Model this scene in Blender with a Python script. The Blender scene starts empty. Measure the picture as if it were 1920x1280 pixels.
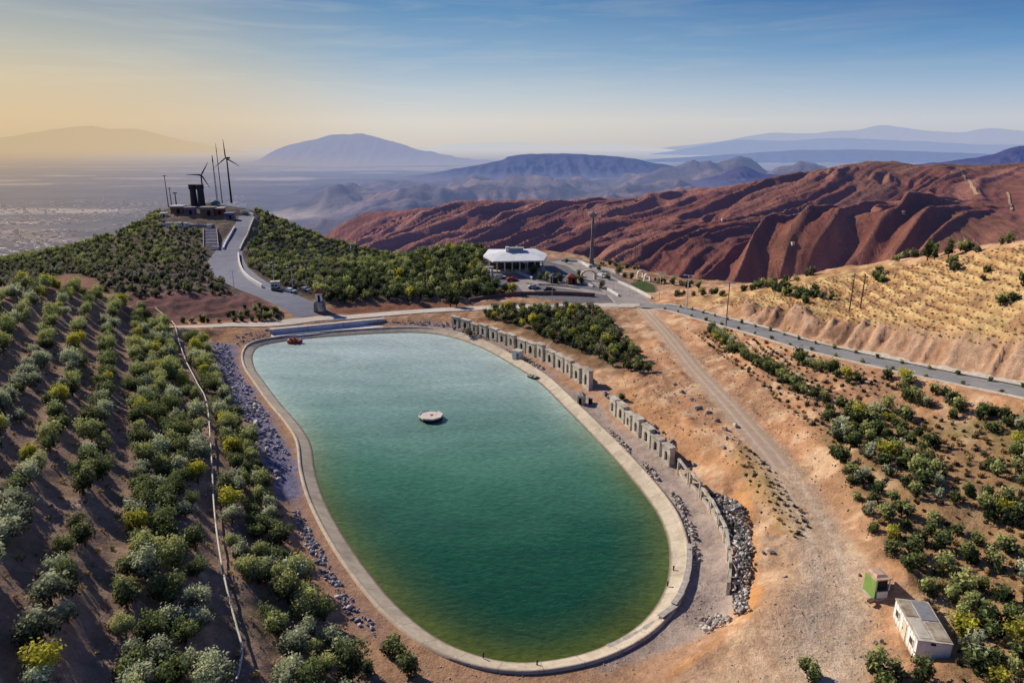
import bpy, bmesh, math, random
import numpy as np
from mathutils import Vector, Matrix

random.seed(11)
rng = np.random.default_rng(11)
S = bpy.context.scene
COL = S.collection

# ------------------------------------------------------------------ camera model
CAM = np.array([0.0, 0.0, 40.0])
PITCH = math.radians(16.1)
F = 1280.0
FWD = np.array([0, math.cos(PITCH), -math.sin(PITCH)])
UPV = np.array([0, math.sin(PITCH), math.cos(PITCH)])
XV = np.array([1.0, 0, 0])


def ray(px, py):
    px = np.asarray(px, float)[..., None]
    py = np.asarray(py, float)[..., None]
    return FWD + UPV * (640 - py) / F + XV * (px - 960) / F


def at_z(px, py, z):
    d = ray(px, py)
    t = (np.asarray(z, float) - 40.0) / d[..., 2]
    return CAM + d * t[..., None]


def at_t(px, py, t):
    return CAM + ray(px, py) * np.asarray(t, float)[..., None]


def depth(p):
    return float(np.dot(np.asarray(p) - CAM, FWD))


cam_data = bpy.data.cameras.new('camera')
cam = bpy.data.objects.new('camera', cam_data)
COL.objects.link(cam)
cam.location = CAM
cam.rotation_euler = (math.pi / 2 - PITCH, 0, 0)
cam_data.sensor_width = 36.0
cam_data.lens = 24.0
cam_data.clip_start = 0.5
cam_data.clip_end = 200000.0
S.camera = cam
S.view_settings.view_transform = 'Standard'
S.view_settings.look = 'None'
S.view_settings.exposure = 0
S.cycles.max_bounces = 6
S.cycles.use_denoising = True


def lin(r, g, b):
    f = lambda c: (c / 255 / 12.92) if c / 255 <= 0.04045 else ((c / 255 + 0.055) / 1.055) ** 2.4
    return (f(r), f(g), f(b))


# ------------------------------------------------------------------ noise
def _hash(ix, iy, seed):
    h = (ix.astype(np.int64) * 374761393 + iy.astype(np.int64) * 668265263 + seed * 1442695041) & 0xFFFFFFFF
    h = ((h ^ (h >> 13)) * 1274126177) & 0xFFFFFFFF
    h = (h ^ (h >> 16)) & 0xFFFF
    return h / 65535.0


def vnoise(x, y, seed=0):
    ix = np.floor(x); iy = np.floor(y)
    fx = x - ix; fy = y - iy
    fx = fx * fx * fx * (fx * (fx * 6 - 15) + 10); fy = fy * fy * fy * (fy * (fy * 6 - 15) + 10)
    a = _hash(ix, iy, seed); b = _hash(ix + 1, iy, seed)
    c = _hash(ix, iy + 1, seed); d = _hash(ix + 1, iy + 1, seed)
    return (a * (1 - fx) + b * fx) * (1 - fy) + (c * (1 - fx) + d * fx) * fy


def fbm(x, y, oct=4, seed=0):
    v = 0; a = 0.5; s = 0
    for i in range(oct):
        v = v + a * vnoise(x, y, seed + i * 17); s += a
        x = x * 2.03 + 13.7; y = y * 2.03 - 7.3; a *= 0.5
    return v / s


def ridged(x, y, oct=4, seed=0):
    v = 0; a = 0.5; s = 0
    for i in range(oct):
        v = v + a * (1 - np.abs(2 * vnoise(x, y, seed + i * 17) - 1)); s += a
        x = x * 2.1 + 3.7; y = y * 2.1 - 9.3; a *= 0.5
    return v / s


def sstep(a, b, x):
    t = np.clip((x - a) / (b - a), 0, 1)
    return t * t * (3 - 2 * t)


# ------------------------------------------------------------------ geometry of lines
def poly_dist(X, Y, poly, closed=False):
    """distance, signed side (+ left of travel), arc length of nearest point"""
    P = np.asarray(poly, float)[:, :2]
    if X.size > 200000:
        M = 45.0
        m = (X > P[:, 0].min() - M) & (X < P[:, 0].max() + M) & (Y > P[:, 1].min() - M) & (Y < P[:, 1].max() + M)
        B = np.full(X.shape, 1e3); Sd = np.zeros(X.shape); Ac = np.zeros(X.shape)
        B[m], Sd[m], Ac[m] = poly_dist(X[m], Y[m], poly, closed) if m.sum() <= 200000 else _pd(X[m], Y[m], P, closed)
        return B, Sd, Ac
    return _pd(X, Y, P, closed)


def _pd(X, Y, P, closed):
    X = X.astype(np.float32); Y = Y.astype(np.float32)
    best = np.full(X.shape, 1e9, np.float32); side = np.zeros(X.shape, np.float32); arc = np.zeros(X.shape, np.float32)
    if closed:
        P = np.vstack([P, P[:1]])
    acc = 0
    for a, b in zip(P[:-1], P[1:]):
        d = b - a; L = math.hypot(*d)
        if L < 1e-9:
            continue
        t = np.clip(((X - a[0]) * d[0] + (Y - a[1]) * d[1]) / (L * L), 0, 1)
        dx = X - a[0] - t * d[0]; dy = Y - a[1] - t * d[1]
        q = np.hypot(dx, dy)
        m = q < best
        best = np.where(m, q, best)
        side = np.where(m, np.sign(d[0] * dy - d[1] * dx), side)
        arc = np.where(m, acc + t * L, arc)
        acc += L
    return best, side, arc


def inside(X, Y, poly):
    P = np.asarray(poly, float)[:, :2]
    c = np.zeros(X.shape, bool)
    j = len(P) - 1
    for i in range(len(P)):
        xi, yi = P[i]; xj, yj = P[j]
        m = ((yi > Y) != (yj > Y)) & (X < (xj - xi) * (Y - yi) / ((yj - yi) if yj != yi else 1e-9) + xi)
        c ^= m
        j = i
    return c


def sd_poly(X, Y, poly):
    poly = np.asarray(poly, float)
    if len(poly) > 150:
        poly = poly[::2]
    d, _, _ = poly_dist(X, Y, poly, True)
    return np.where(inside(X, Y, poly), -d, d)


def smooth_line(P, n=8, closed=False):
    """Catmull-Rom"""
    P = np.asarray(P, float); out = []
    N = len(P)
    rng_ = range(N) if closed else range(N - 1)
    for i in rng_:
        p0 = P[(i - 1) % N] if closed or i > 0 else P[0]
        p1 = P[i]; p2 = P[(i + 1) % N]
        p3 = P[(i + 2) % N] if closed or i + 2 < N else P[N - 1]
        for k in range(n):
            t = k / n
            out.append(0.5 * (2 * p1 + (p2 - p0) * t + (2 * p0 - 5 * p1 + 4 * p2 - p3) * t * t + (3 * p1 - p0 - 3 * p2 + p3) * t ** 3))
    if not closed:
        out.append(P[-1])
    return np.array(out)


def resample(P, step, closed=False):
    P = np.asarray(P, float)
    if closed:
        P = np.vstack([P, P[:1]])
    L = np.concatenate([[0], np.cumsum(np.linalg.norm(np.diff(P[:, :2], axis=0), axis=1))])
    n = max(2, int(round(L[-1] / step)) + 1)
    s = np.linspace(0, L[-1], n)
    out = np.stack([np.interp(s, L, P[:, k]) for k in range(P.shape[1])], 1)
    return out[:-1] if closed else out


# ------------------------------------------------------------------ base terrain from control points
CP = [  # pixel x, pixel y, height z
    # left orchard hill
    (0, 542, 14), (-200, 545, 18), (100, 540, 12.5), (200, 566, 9.5), (290, 594, 6.6), (350, 628, 3.0), (400, 650, 1.3),
    (0, 660, 14), (-250, 700, 18), (150, 660, 10.5), (280, 680, 6.5), (380, 700, 2.6), (425, 720, 1.2),
    (0, 800, 13.5), (-250, 850, 18), (150, 800, 11), (300, 800, 7.2), (420, 810, 2.9), (478, 810, 1.2),
    (0, 1000, 13.5), (200, 1000, 9.8), (350, 1000, 6.5), (470, 960, 3.2), (545, 960, 1.3), (560, 1060, 1.6),
    (0, 1280, 13), (-250, 1200, 17.5), (200, 1280, 9.4), (400, 1280, 5.5), (480, 1100, 4.2), (580, 1140, 2.0), (620, 1250, 1.8),
    (640, 1180, 1.3), (720, 1250, 1.3), (760, 1300, 1.3), (300, 1500, 7.5), (600, 1500, 2.5),
    # around the pool
    (440, 660, 1.1), (470, 760, 1.1), (540, 860, 1.1), (590, 980, 1.1), (680, 1130, 1.1), (800, 1230, 1.1), (960, 1275, 1.1),
    (1120, 1260, 1.1), (1250, 1180, 1.1), (1310, 1080, 1.1), (1290, 980, 1.1), (1230, 900, 1.1), (1150, 800, 1.1), (1060, 715, 1.1),
    (960, 660, 1.2), (880, 628, 1.3), (820, 614, 1.3), (520, 628, 1.1), (960, 900, 0.5), (800, 720, 0.5), (960, 1100, 0.5), (650, 720, .5),
    (1360, 1160, 1.3), (1345, 1010, 1.1), (960, 1500, 1.4), (1200, 1290, 1.4),
    # behind the fortress wall, up to the dirt road
    (1110, 722, 1.6), (1000, 655, 1.8), (900, 600, 2.0), (1000, 598, 3.0), (1100, 600, 3.2), (1150, 690, 3.0), (1200, 760, 2.6),
    (1300, 840, 2.8), (1290, 860, 1.6), (1380, 900, 3.0), (1400, 960, 3.0), (1430, 1010, 3.8), (1432, 1100, 3.8), (1405, 1150, 3.4), (1330, 1235, 2.6), (1240, 1290, 2.0),
    (1398, 1000, 1.8), (1402, 1100, 1.7), (1378, 940, 1.8),
    # dirt road and clearing
    (1205, 574, 4.0), (1300, 690, 4.6), (1400, 800, 4.6), (1480, 890, 4.4), (1550, 1000, 4.2), (1570, 1100, 4.0), (1500, 1180, 4.0),
    (1450, 1280, 3.6), (1600, 1280, 4.0), (1480, 1050, 4.0), (1690, 1220, 4.0), (1500, 1600, 4.0), (1800, 1500, 4.6),
    # slope right of it
    (1300, 625, 5.4), (1400, 720, 5.9), (1500, 800, 6.2), (1560, 880, 6.2), (1640, 980, 5.7), (1700, 1060, 5.5), (1800, 1180, 5.2),
    (1900, 1260, 5.6), (1900, 1100, 6.8), (1900, 950, 8.6), (1750, 850, 8.0), (1900, 820, 10.4), (1640, 740, 8.4), (1760, 740, 10.0), (1500, 700, 7.2), (2100, 1000, 11.0), (2100, 1250, 8.0),
    # asphalt road
    (1340, 600, 6.0), (1420, 620, 7.0), (1500, 645, 8.0), (1600, 669, 9.1), (1700, 691, 10.1), (1800, 712, 11.0), (1920, 735, 12.0), (2060, 765, 13.0),
    (1400, 600, 6.9), (1500, 622, 8.1), (1600, 650, 9.2), (1700, 671, 10.2), (1800, 692, 11.2), (1920, 714, 12.1), (2060, 745, 13.2),
    # cut bank top and yellow hill
    (1320, 565, 6.6), (1400, 572, 8.6), (1500, 588, 10.6), (1600, 607, 11.9), (1700, 625, 13.0), (1800, 637, 14.4), (1920, 648, 15.7), (2060, 665, 17.2),
    (1380, 541, 8.2), (1470, 525, 11.0), (1560, 506, 14.0), (1640, 496, 17.0), (1720, 487, 20.0), (1820, 472, 23.0), (1920, 457, 25.5), (2080, 440, 29.0),
    (1600, 560, 13.4), (1750, 570, 17.0), (1900, 570, 19.5),
    # dam and far road
    (340, 613, 1.5), (430, 610, 1.5), (560, 603, 1.5), (700, 590, 1.7), (800, 582, 2.2), (900, 577, 2.8), (1000, 574, 3.3), (1100, 572, 3.7),
    # plateau with pavilion
    (750, 570, 2.6), (640, 570, 2.4), (850, 520, 4.2), (960, 505, 4.8), (1108, 497, 4.6), (1150, 530, 4.3), (1050, 545, 4.1), (950, 550, 3.6), (1250, 545, 4.2), (1300, 535, 5.0),
    (700, 520, 4.0), (650, 545, 3.2), (1020, 480, 4.9),
]
CPT = [  # pixel x, pixel y, view depth
    (360, 604, 154), (450, 600, 157), (250, 600, 154), (250, 552, 168), (350, 550, 168), (440, 552, 170), (200, 530, 180), (520, 565, 164), (480, 540, 178),
    (100, 528, 195), (60, 515, 230), (150, 500, 240), (0, 505, 250), (-200, 515, 260), (0, 492, 300), (100, 475, 305), (-200, 515, 300),
    (200, 455, 305), (260, 424, 308), (300, 398, 310), (345, 385, 312), (400, 382, 312), (450, 388, 312), (500, 405, 315), (560, 434, 320), (640, 460, 320), (715, 480, 315),
    (300, 480, 240), (400, 460, 238), (320, 410, 285), (400, 412, 282), (350, 520, 190), (440, 470, 236), (440, 520, 190), (460, 425, 266), (465, 400, 292),
    (520, 480, 250), (560, 520, 205), (600, 480, 270), (650, 500, 245), (590, 545, 180), (540, 440, 285),
    (720, 500, 232), (800, 480, 232), (880, 474, 232), (1000, 470, 240), (1100, 480, 232), (1200, 508, 205), (1270, 522, 190),
]
CPW = [  # world, behind the crests
    (-40, 270, -18), (0, 290, -25), (40, 280, -25), (80, 250, -22), (100, 200, -6), (120, 170, 6), (130, 130, 22), (160, 160, 20), (60, 330, -45), (0, 380, -60), (-80, 400, -50),
    (-180, 360, -5), (-120, 370, -15), (-240, 380, -30), (-340, 380, -50), (-300, 300, -14), (-220, 200, -6), (-170, 160, 2), (150, 300, -45), (250, 300, -25), (300, 380, -40), (200, 200, 10), (110, 100, 24),
    (-130, 100, 20), (-60, 20, 18), (-25, 10, 8), (0, 8, 1.4), (60, 20, 7), (110, 60, 22), (100, 160, 8),
]
pts = [at_z(a, b, c) for a, b, c in CP] + [at_t(a, b, c) for a, b, c in CPT] + [np.array(w, float) for w in CPW]
pts = np.array(pts)


class RBF:
    def __init__(self, P, c=3.0, lam=0.02):
        self.P = P; self.c = c
        n = len(P)
        A = np.sqrt(((P[:, None, :2] - P[None, :, :2]) ** 2).sum(-1) + c * c) + lam * np.eye(n) * -1
        Q = np.c_[np.ones(n), P[:, :2]]
        M = np.block([[A, Q], [Q.T, np.zeros((3, 3))]])
        self.w = np.linalg.solve(M, np.r_[P[:, 2], 0, 0, 0])

    def __call__(self, X, Y):
        sh = X.shape; x = X.ravel(); y = Y.ravel(); out = np.empty(x.size)
        for i in range(0, x.size, 60000):
            a = x[i:i + 60000]; b = y[i:i + 60000]
            k = np.sqrt((a[:, None] - self.P[None, :, 0]) ** 2 + (b[:, None] - self.P[None, :, 1]) ** 2 + self.c ** 2)
            out[i:i + 60000] = k @ self.w[:-3] + self.w[-3] + self.w[-2] * a + self.w[-1] * b
        return out.reshape(sh)


base = RBF(pts)

NA, NR = 1150, 720
A0, A1 = math.radians(-62), math.radians(62)
R0, R1 = 15.0, 430.0
ANG = np.linspace(A0, A1, NA)
RAD = R0 * np.exp(np.linspace(0, math.log(R1 / R0), NR))
AA, RR = np.meshgrid(ANG, RAD, indexing='ij')
GX = RR * np.sin(AA); GY = RR * np.cos(AA)
# coarse base then upsample by evaluating on every third node
ci = np.linspace(0, NA - 1, 385); cj = np.linspace(0, NR - 1, 241)
CA = np.interp(ci, np.arange(NA), ANG); CR = R0 * np.exp(cj / (NR - 1) * math.log(R1 / R0))
ca, cr = np.meshgrid(CA, CR, indexing='ij')
cz = base(cr * np.sin(ca), cr * np.cos(ca))


def bil(grid, fi, fj):
    n, m = grid.shape
    fi = np.clip(fi, 0, n - 1.001); fj = np.clip(fj, 0, m - 1.001)
    i = fi.astype(int); j = fj.astype(int); a = fi - i; b = fj - j
    return (grid[i, j] * (1 - a) + grid[i + 1, j] * a) * (1 - b) + (grid[i, j + 1] * (1 - a) + grid[i + 1, j + 1] * a) * b


def polar_lookup(grid, X, Y):
    n, m = grid.shape
    a = np.arctan2(X, Y); r = np.hypot(X, Y)
    return bil(grid, (a - A0) / (A1 - A0) * (n - 1), np.log(np.maximum(r, 1e-3) / R0) / math.log(R1 / R0) * (m - 1))


GZ = polar_lookup(cz, GX, GY)
HGRID = [GZ]


def H(x, y):
    return polar_lookup(HGRID[0], np.asarray(x, float), np.asarray(y, float))


TS = np.concatenate([np.arange(20, 130, 0.25), np.arange(130, 420, 0.6)])


def G(px, py):
    """first terrain point seen through a picture point (layout is then kept in world space)"""
    d = ray(px, py)
    p = CAM + d * TS[:, None]
    below = p[:, 2] < H(p[:, 0], p[:, 1])
    if not below.any():
        k = len(TS) - 1
        return p[k]
    k = int(np.argmax(below))
    lo, hi = TS[max(k - 1, 0)], TS[k]
    for _ in range(18):
        m = (lo + hi) / 2
        q = CAM + d * m
        if q[2] < float(H(q[0], q[1])):
            hi = m
        else:
            lo = m
    return CAM + d * hi


def GL(L):
    return np.array([G(a, b) for a, b in L])


# ------------------------------------------------------------------ pool and roads carved in
POOL_PX = [(474, 668), (487, 650), (530, 641), (600, 633), (700, 626), (780, 624), (840, 631), (900, 651), (960, 684), (1010, 717), (1060, 766), (1110, 817), (1160, 871),
           (1210, 932), (1240, 980), (1254, 1032), (1250, 1090), (1225, 1141), (1180, 1184), (1110, 1219), (1030, 1237), (960, 1240), (890, 1226), (820, 1195), (750, 1140),
           (690, 1070), (645, 1005), (610, 940), (592, 885), (583, 832), (560, 795), (525, 755), (495, 715), (479, 692)]
pool = smooth_line([at_z(a, b, 0.0) for a, b in POOL_PX], 6, True)
pool = resample(pool, 0.8, True)

ROADS = {
    'dirt_road': ([(1200, 572), (1245, 620), (1300, 688), (1360, 752), (1410, 810), (1460, 870), (1505, 940), (1530, 985), (1545, 1020)],
                  [1.2, 1.25, 1.3, 1.5, 1.6, 1.7, 1.5, 0.8, 0.05]),  # runs out into the clearing
    'asphalt_road': ([(1200, 572), (1260, 577), (1340, 599), (1420, 620), (1500, 644), (1600, 668), (1700, 690), (1800, 711), (1920, 735), (2080, 770), (2300, 826)], [2.5] * 11),
    'dam_road': ([(300, 614), (340, 613), (430, 610), (500, 607), (560, 603), (620, 597), (700, 590), (800, 582), (900, 577), (1000, 574), (1100, 572), (1200, 572)], [2.0] * 12),
    'hill_road': ([(590, 590), (560, 572), (515, 552), (470, 533), (435, 510), (424, 490), (430, 468), (440, 447), (452, 425), (462, 405)], [4.4, 4.2, 4.2, 4.6, 5.4, 5.4, 4.2, 3.4, 2.9, 2.7]),
    'plaza_road': ([(1190, 570), (1172, 553), (1140, 530), (1108, 510), (1085, 497), (1055, 488)], [4.5, 4.5, 4, 4, 4, 4]),
}
road_lines = {}
for k, (L, w) in ROADS.items():
    P = GL(L)
    P = np.c_[P, w]
    Q = smooth_line(P, 8)
    Q = resample(Q, 0.7)
    z = Q[:, 2]
    for _ in range(60):
        z = np.r_[z[0], (z[:-2] + z[1:-1] * 2 + z[2:]) / 4, z[-1]]
    Q[:, 2] = z
    road_lines[k] = Q

nat = np.ones_like(GZ)       # 1 where the ground is left rough
Z = GZ.copy()

# steps and banks that run along lines (height rises to the left of travel)
STEPS = [
    ([(1330, 620), (1400, 690), (1470, 745), (1545, 790)], 0.7, 1.2, 9),
    ([(1570, 830), (1640, 900), (1720, 960), (1820, 1010)], 0.7, 1.2, 8),
    ([(1560, 900), (1600, 960), (1640, 1010), (1680, 1050)], 0.6, 1.2, 6),
    ([(1520, 700), (1600, 745), (1680, 775)], 0.5, 1.2, 6),
]
for L, hgt, w, fall in STEPS:
    P = GL(L)[:, :2]
    d, sd, arc = poly_dist(GX, GY, P)
    tot = np.linalg.norm(np.diff(P, axis=0), axis=1).sum()
    s = d * sd
    ends = sstep(0, 4, arc) * sstep(0, 4, tot - arc)
    Z += hgt * sstep(-w / 2, w / 2, s) * np.exp(-np.maximum(s, 0) / fall) * ends * (d < 40)

# rough natural relief
n1 = fbm(GX / 7, GY / 7, 4, 3) - 0.5
n2 = fbm(GX / 1.6, GY / 1.6, 3, 9) - 0.5
far_k = np.clip(RR / 120, 0.5, 3)
rel = n1 * 0.9 * far_k + n2 * 0.30 + (ridged(GX / 3.2, GY / 3.2, 3, 71) - .55) * 0.35 * (GX > 12)

# flat places
for k, Q in road_lines.items():
    Q = np.vstack([Q[:-1:3], Q[-1:]])
    d, sd, arc = poly_dist(GX, GY, Q)
    L = np.r_[0, np.cumsum(np.linalg.norm(np.diff(Q[:, :2], axis=0), axis=1))]
    zr = np.interp(arc, L, Q[:, 2]); hw = np.interp(arc, L, Q[:, 3])
    m = 1 - sstep(0.5, 4.0, d - hw)
    Z = Z * (1 - m) + (zr - 0.10) * m
    nat *= 1 - (1 - sstep(0.3, 2.0, d - hw))

sdp = sd_poly(GX, GY, pool)
ring = 1 - sstep(2.2, 7.0, sdp)
apron = np.where(sdp > 2.0, 0.62, np.where(sdp > 0, -0.45 + 0.5 * sdp / 2.0, -0.45 + np.maximum(sdp, -6) * 0.5))
apron = np.where((sdp > 1.0) & (sdp <= 2.0), -0.2 + 0.82 * sstep(1.0, 2.0, sdp) * 1.0, apron)
Z = Z * (1 - ring) + apron * ring
nat *= sstep(1.5, 9.0, sdp) * 0.9 + 0.1 * (sdp > 2.2)

PLAZA = GL([(918, 500), (960, 496), (1030, 486), (1075, 484), (1135, 505), (1195, 540), (1200, 566), (1080, 568), (980, 556), (920, 530)])[:, :2]
sdz = sd_poly(GX, GY, PLAZA)
nat *= sstep(-1, 5, sdz)
CLEAR = GL([(1540, 985), (1470, 1030), (1440, 1080), (1440, 1130), (1400, 1190), (1330, 1245), (1260, 1290), (1300, 1400), (1640, 1400), (1640, 1200), (1620, 1080), (1590, 1020)])[:, :2]
sdc = sd_poly(GX, GY, CLEAR)
nat *= sstep(-2, 3, sdc) * 0.85 + 0.15

# eroded cut banks
BANK = [GL([(1400, 600), (1500, 622), (1600, 650), (1700, 671), (1800, 692), (1920, 714), (2040, 740), (2040, 660), (1920, 646), (1800, 634), (1700, 622), (1600, 604), (1500, 585), (1400, 570)])[:, :2],
        GL([(225, 598), (350, 602), (470, 600), (530, 590), (470, 548), (350, 546), (240, 550)])[:, :2]]
bankm = np.zeros_like(Z)
for B in BANK:
    bankm = np.maximum(bankm, 1 - sstep(-1.0, 1.5, sd_poly(GX, GY, B)))
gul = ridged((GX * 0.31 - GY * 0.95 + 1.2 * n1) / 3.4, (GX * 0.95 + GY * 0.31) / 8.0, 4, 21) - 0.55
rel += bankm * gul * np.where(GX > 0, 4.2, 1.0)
# dirt heaps
HEAPS = [((1688, 1092), 1.3, 1.5), ((1660, 1058), 0.9, 1.6), ((1420, 1175), 0.7, 1.6), ((1375, 1200), 0.6, 1.6), ((1330, 1228), 0.6, 1.7), ((1280, 1252), 0.5, 1.7), ((1700, 1260), 0.7, 1.4), ((1780, 1262), .7, 1.6),
         ((1425, 1010), .5, 1.2), ((1430, 1060), .5, 1.2), ((1428, 1110), .5, 1.2), ((1210, 740), .5, 2.2), ((1290, 790), .5, 2.2)]
for (a, b), hh, ww in HEAPS:
    c = G(a, b)
    q = ((GX - c[0]) ** 2 + (GY - c[1]) ** 2) / (ww * ww)
    rel += hh * np.exp(-q) * (0.8 + 0.5 * n2)
Z = Z + rel * nat
# orchard rows: shallow contour terraces
ORCH = GL([(0, 545), (100, 540), (200, 566), (290, 596), (350, 628), (398, 655), (430, 740), (470, 820), (520, 930), (545, 1010), (600, 1110), (660, 1210), (700, 1290), (640, 1400), (300, 1500)])[:, :2].tolist()
ORCH = np.array(ORCH + [[-70, 10], [-140, 90], [-120, 140]])
sdo = sd_poly(GX, GY, ORCH)
ROWD = np.array([-0.45, 0.893]); ROWN = np.array([-0.893, -0.45])
ROW0 = float(np.dot(G(480, 830)[:2], ROWN)); ROWS = 3.75


def rowcoord(X, Y):
    X = np.asarray(X, float); Y = np.asarray(Y, float)
    u = X * ROWD[0] + Y * ROWD[1]; v = X * ROWN[0] + Y * ROWN[1] - ROW0
    return u, v + 0.9 * np.sin(u / 31.0) + 0.3 * np.sin(u / 13.0 + 1)


uu, vv = rowcoord(GX, GY)
ph = (vv / ROWS) % 1.0
om = 1 - sstep(-3, 1, sdo)
Z += om * 0.22 * (np.cos((ph - 0.5) * 2 * math.pi)) * sstep(0, 6, vv)
HGRID[0] = Z

# ------------------------------------------------------------------ ground colours (soil tones, with some light and shade painted in)
C = np.empty(Z.shape + (3,)); C[:] = (0.37, 0.215, 0.125)
mixn = fbm(GX / 11, GY / 11, 4, 40)
mixf = fbm(GX / 2.2, GY / 2.2, 4, 50)


def paint(mask, col):
    m = np.clip(mask, 0, 1)[..., None]
    C[:] = C * (1 - m) + np.array(col) * m


def pmask(L, w=1.5, rough=2.5, world=None):
    P = GL(L)[:, :2] if world is None else world
    return 1 - sstep(-w, w, sd_poly(GX, GY, P) + (mixf - 0.5) * rough)


# right slope ochre, lighter patches and dry grass
paint(sstep(0.42, 0.62, mixn), (0.48, 0.265, 0.145))
paint(sstep(0.52, 0.72, mixf) * 0.8, (0.56, 0.39, 0.25))
paint(sstep(0.46, 0.30, mixf) * 0.6, (0.27, 0.14, 0.08))
orch_m = 1 - sstep(-1.5, 1.5, sdo + (mixf - .5) * 3)
paint(orch_m, (0.29, 0.20, 0.155))
paint(orch_m * sstep(0.5, 0.7, mixf), (0.37, 0.26, 0.195))
paint(orch_m * sstep(0.55, 0.75, mixn) * 0.6, (0.15, 0.135, 0.07))
# yellow grass hill on the right
yel = pmask([(1290, 560), (1380, 545), (1470, 528), (1560, 508), (1640, 498), (1720, 489), (1920, 460), (2080, 445), (2080, 668), (1920, 650), (1800, 638), (1700, 626), (1600, 607), (1500, 588), (1400, 572)], 2.0, 6)
yel = np.maximum(yel, ((GX > 40) & (GY > 90) & (GX > 118 - 0.42 * GY)).astype(float) * 0)
terr = np.sin((Z + 0.5 * n1) * 2 * math.pi / 1.15)
paint(yel, (0.40, 0.225, 0.10))
paint(yel * sstep(0.40, 0.60, fbm(GX / 9, GY / 4, 4, 61)), (0.50, 0.33, 0.15))
paint(yel * sstep(0.35, 0.95, terr) * sstep(.4, .6, mixn), (0.55, 0.40, 0.19))
Z += yel * 0.13 * terr * sstep(.3, .6, mixn)
paint(yel * sstep(-0.6, -1.0, terr) * 0.75, (0.24, 0.135, 0.075))
paint(yel * sstep(0.58, 0.7, fbm(GX / 3, GY / 2, 3, 62)) * .8, (0.26, 0.14, 0.08))
# cut bank: shade in the hollows and light on the ribs painted in
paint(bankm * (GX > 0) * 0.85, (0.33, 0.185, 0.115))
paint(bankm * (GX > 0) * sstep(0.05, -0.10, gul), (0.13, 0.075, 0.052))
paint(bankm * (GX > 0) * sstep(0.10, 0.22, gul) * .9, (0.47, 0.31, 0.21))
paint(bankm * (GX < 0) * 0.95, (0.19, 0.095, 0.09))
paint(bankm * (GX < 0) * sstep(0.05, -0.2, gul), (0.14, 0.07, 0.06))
# turbine hill
hillm = ((GX < 10) & (GY > 160)) * sstep(158, 172, GY) * (1 - bankm)
paint(hillm * sstep(-10, -40, GX - GY * .05), (0.095, 0.078, 0.064))
paint(hillm * sstep(0.2, 0.9, np.sin(Z * 2 * math.pi / 1.5 + n1 * 3)) * (GX < -75) * 0.8, (0.20, 0.145, 0.11))
paint(hillm * sstep(0.5, 0.65, mixn) * sstep(-10, -40, GX), (0.085, 0.085, 0.045))
paint(hillm * sstep(0.55, 0.7, mixf) * 0.5 * sstep(-10, -40, GX), (0.20, 0.13, 0.10))
paint(((GX < -60) & (GY > 150)).astype(float) * sstep(-0.56, -0.64, GX / np.maximum(GY, 1)) * (GY > 190), (0.075, 0.075, 0.048))
red = pmask([(80, 532), (125, 514), (175, 524), (190, 546), (150, 552), (90, 545)], 3, 5)
paint(red, (0.28, 0.14, 0.10))
# forest mound floor
mound = pmask([(590, 565), (620, 535), (700, 500), (800, 470), (900, 465), (910, 500), (960, 540), (900, 560), (750, 565)], 3, 4)
paint(mound, (0.10, 0.075, 0.045))
strip = pmask([(610, 590), (620, 568), (760, 566), (860, 566), (860, 577), (760, 583), (680, 590)], 1.5, 2)
paint(strip, (0.27, 0.125, 0.075))
# castle slope
cs = pmask([(905, 596), (960, 586), (1100, 580), (1150, 585), (1180, 640), (1210, 700), (1150, 700), (1060, 660), (960, 620)], 2.0, 3)
paint(cs * 0.8, (0.15, 0.10, 0.05))
# shallow grass in bush terraces
bt = pmask([(1560, 770), (1920, 770), (2100, 800), (2100, 1280), (1800, 1280), (1720, 1080), (1600, 930), (1560, 830)], 2.5, 5)
paint(bt * 0.55, (0.22, 0.15, 0.065))
paint(bt * sstep(0.5, 0.65, mixn) * 0.6, (0.14, 0.13, 0.05))
# verge between fortress and dirt road
vg = pmask([(1390, 830), (1460, 890), (1530, 990), (1500, 1020), (1440, 950), (1370, 850)], 1.5, 3)
paint(vg * 0.7, (0.34, 0.24, 0.10))
paint(vg * sstep(.5, .7, mixf) * .7, (0.19, 0.16, 0.06))
# pale clearing
cm = 1 - sstep(-2.5, 1.5, sdc + (mixf - 0.5) * 3)
paint(cm, (0.52, 0.36, 0.24))
paint(cm * sstep(0.45, 0.65, mixn) * 0.8, (0.58, 0.44, 0.31))
paint(cm * sstep(0.50, 0.66, fbm(GX / 0.9, GY / 7.0, 4, 66)) * 0.55, (0.40, 0.25, 0.15))
paint(cm * sstep(0.6, 0.75, mixf) * 0.4, (0.36, 0.22, 0.13))
ext = np.vstack([road_lines['dirt_road'][::3, :2], GL([(1556, 1060), (1560, 1110), (1552, 1180), (1535, 1260)])[:, :2]])
dx_, _, ax_ = poly_dist(GX, GY, ext)
wid = 1.5 + 0.8 * sstep(60, 110, ax_)
paint((1 - sstep(-0.3, 1.0, dx_ - wid + (mixf - .5) * 1.6)) * 0.6, (0.54, 0.42, 0.31))
paint((1 - sstep(0.1, 0.45, np.abs(dx_ - 0.75 - 0.3 * sstep(60, 110, ax_)) + (mixf - .5) * .7)) * 0.6, (0.56, 0.45, 0.35))
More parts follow.
